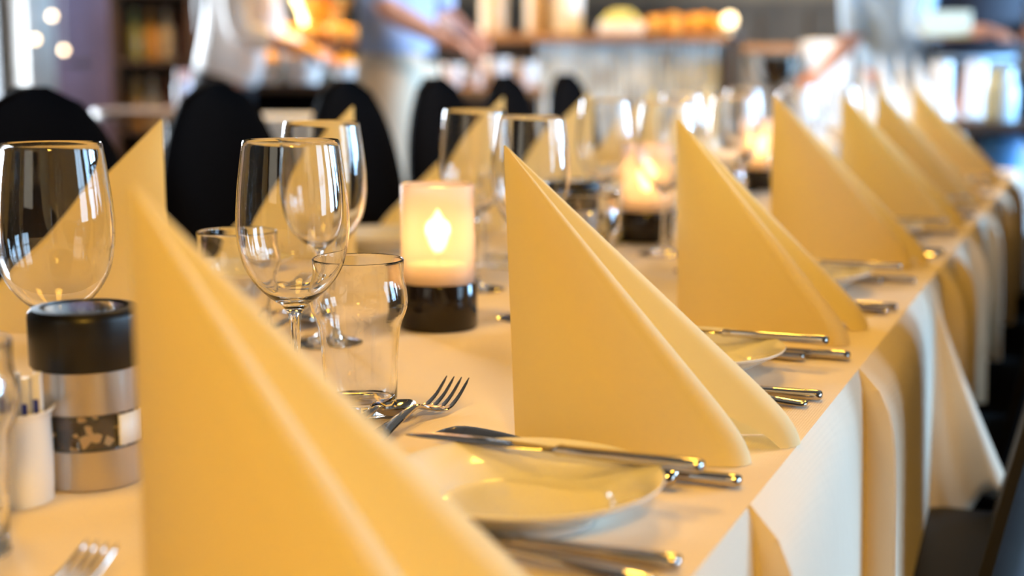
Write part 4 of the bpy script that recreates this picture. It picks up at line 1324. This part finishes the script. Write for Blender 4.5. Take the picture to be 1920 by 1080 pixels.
    for s in (1, -1):
        chain(V, E, R, 0, [(s * 0.095, 0, 0.84), (s * 0.10, -0.01, 0.66), (s * 0.10, -0.01, 0.48), (s * 0.10, 0.01, 0.28), (s * 0.10, 0.015, 0.09)], [0.102, 0.092, 0.076, 0.070, 0.062])
    skinned('trousers', V, E, R, trousers, t)
    bm = lathe([(0.146, 0.985), (0.154, 0.987), (0.154, 1.014), (0.146, 1.016)], 40, sy=0.80)
    obj('belt', bm, M['shoe'], t)
    for s in (1, -1):
        bm = bmesh.new(); bmesh.ops.create_uvsphere(bm, u_segments=20, v_segments=12, radius=1)
        for v in bm.verts:
            v.co = Vector((s * 0.108 + v.co.x * 0.05, -0.06 + v.co.y * 0.135, max(0.0, 0.042 + v.co.z * 0.046)))
        obj('shoe', bm, M['shoe'], t)
    # hair
    bm = bmesh.new(); bmesh.ops.create_uvsphere(bm, u_segments=28, v_segments=18, radius=1)
    for v in bm.verts:
        x, y, z = v.co
        z2_ = z
        if y < -0.15 and z < 0.45: y = -0.15 + (y + 0.15) * 0.1
        v.co = Vector(L(x * 0.098, 0.012 + y * 0.115, 1.69 + z2_ * 0.098))
    hr = obj('hair', bm, hairm, t)
    if long_hair:
        bm = bmesh.new()
        tube(bm, [L(0, 0.05, 1.70), L(0, 0.10, 1.58), L(0, 0.13, 1.42), L(0, 0.145, 1.28), L(0, 0.135, 1.18)], [0.08, 0.09, 0.085, 0.06, 0.03], 18, flat=0.5, up=(0, 1, 0))
        obj('hair_length', bm, hairm, hr)
    return t
person('man in a blue shirt and beige trousers standing by the buffet, forearm reaching out', 745, 4.95, YAW + 1.25, ((0.24, -0.08, 1.15), (0.12, -0.20, 1.09)), ((-0.25, -0.06, 1.16), (-0.18, -0.24, 1.06)), M['blue_shirt'], M['beige'], M['hair_brown'], sleeve=0.0, scale=1.02)
person('woman with long dark hair in a white blouse reaching toward the buffet', 420, 5.25, YAW + 1.5, ((0.25, -0.14, 1.15), (0.20, -0.30, 1.10)), ((-0.25, -0.12, 1.17), (-0.16, -0.28, 1.12)), M['blouse'], M['dark_trousers'], M['hair'], long_hair=True, lean=0.22, scale=0.95, sleeve=0.7)
person('guest in a pale blue shirt leaning over the brightly lit table', 1683, 5.75, YAW - 0.15, ((0.30, -0.12, 1.10), (0.20, -0.40, 0.90)), ((-0.18, -0.12, 1.10), (-0.32, -0.30, 0.97)), M['pale_blue_shirt'], M['dark_trousers'], M['hair_brown'], lean=0.35, sleeve=0.0)
person('waiter in a dark waistcoat and pale blue sleeves holding a cream tray', 1826, 5.55, YAW + 0.1, ((0.26, -0.06, 1.13), (0.10, -0.30, 1.12)), ((-0.26, -0.06, 1.13), (-0.12, -0.30, 1.12)), M['pale_blue_shirt'], M['dark_trousers'], M['hair'], vest=True, sleeve=0.5)
p = far(1772, 5.20)
t = thing('serving_tray', 'cream serving tray held before the waiter in the dark waistcoat', 'tray', (p.x, p.y, ztop(66, 5.20)), YAW)
obj('tray_face', bevel(box(bmesh.new(), -0.085, 0.085, -0.01, 0.01, 0, 0.085), 0.004), mat('cream_tray', (0.8, 0.74, 0.55), 0.4), t, smooth=False)
obj('tray_rim', bevel(box(bmesh.new(), -0.092, 0.092, -0.014, -0.010, -0.007, 0.0), 0.001), M['brass'], t, smooth=False)
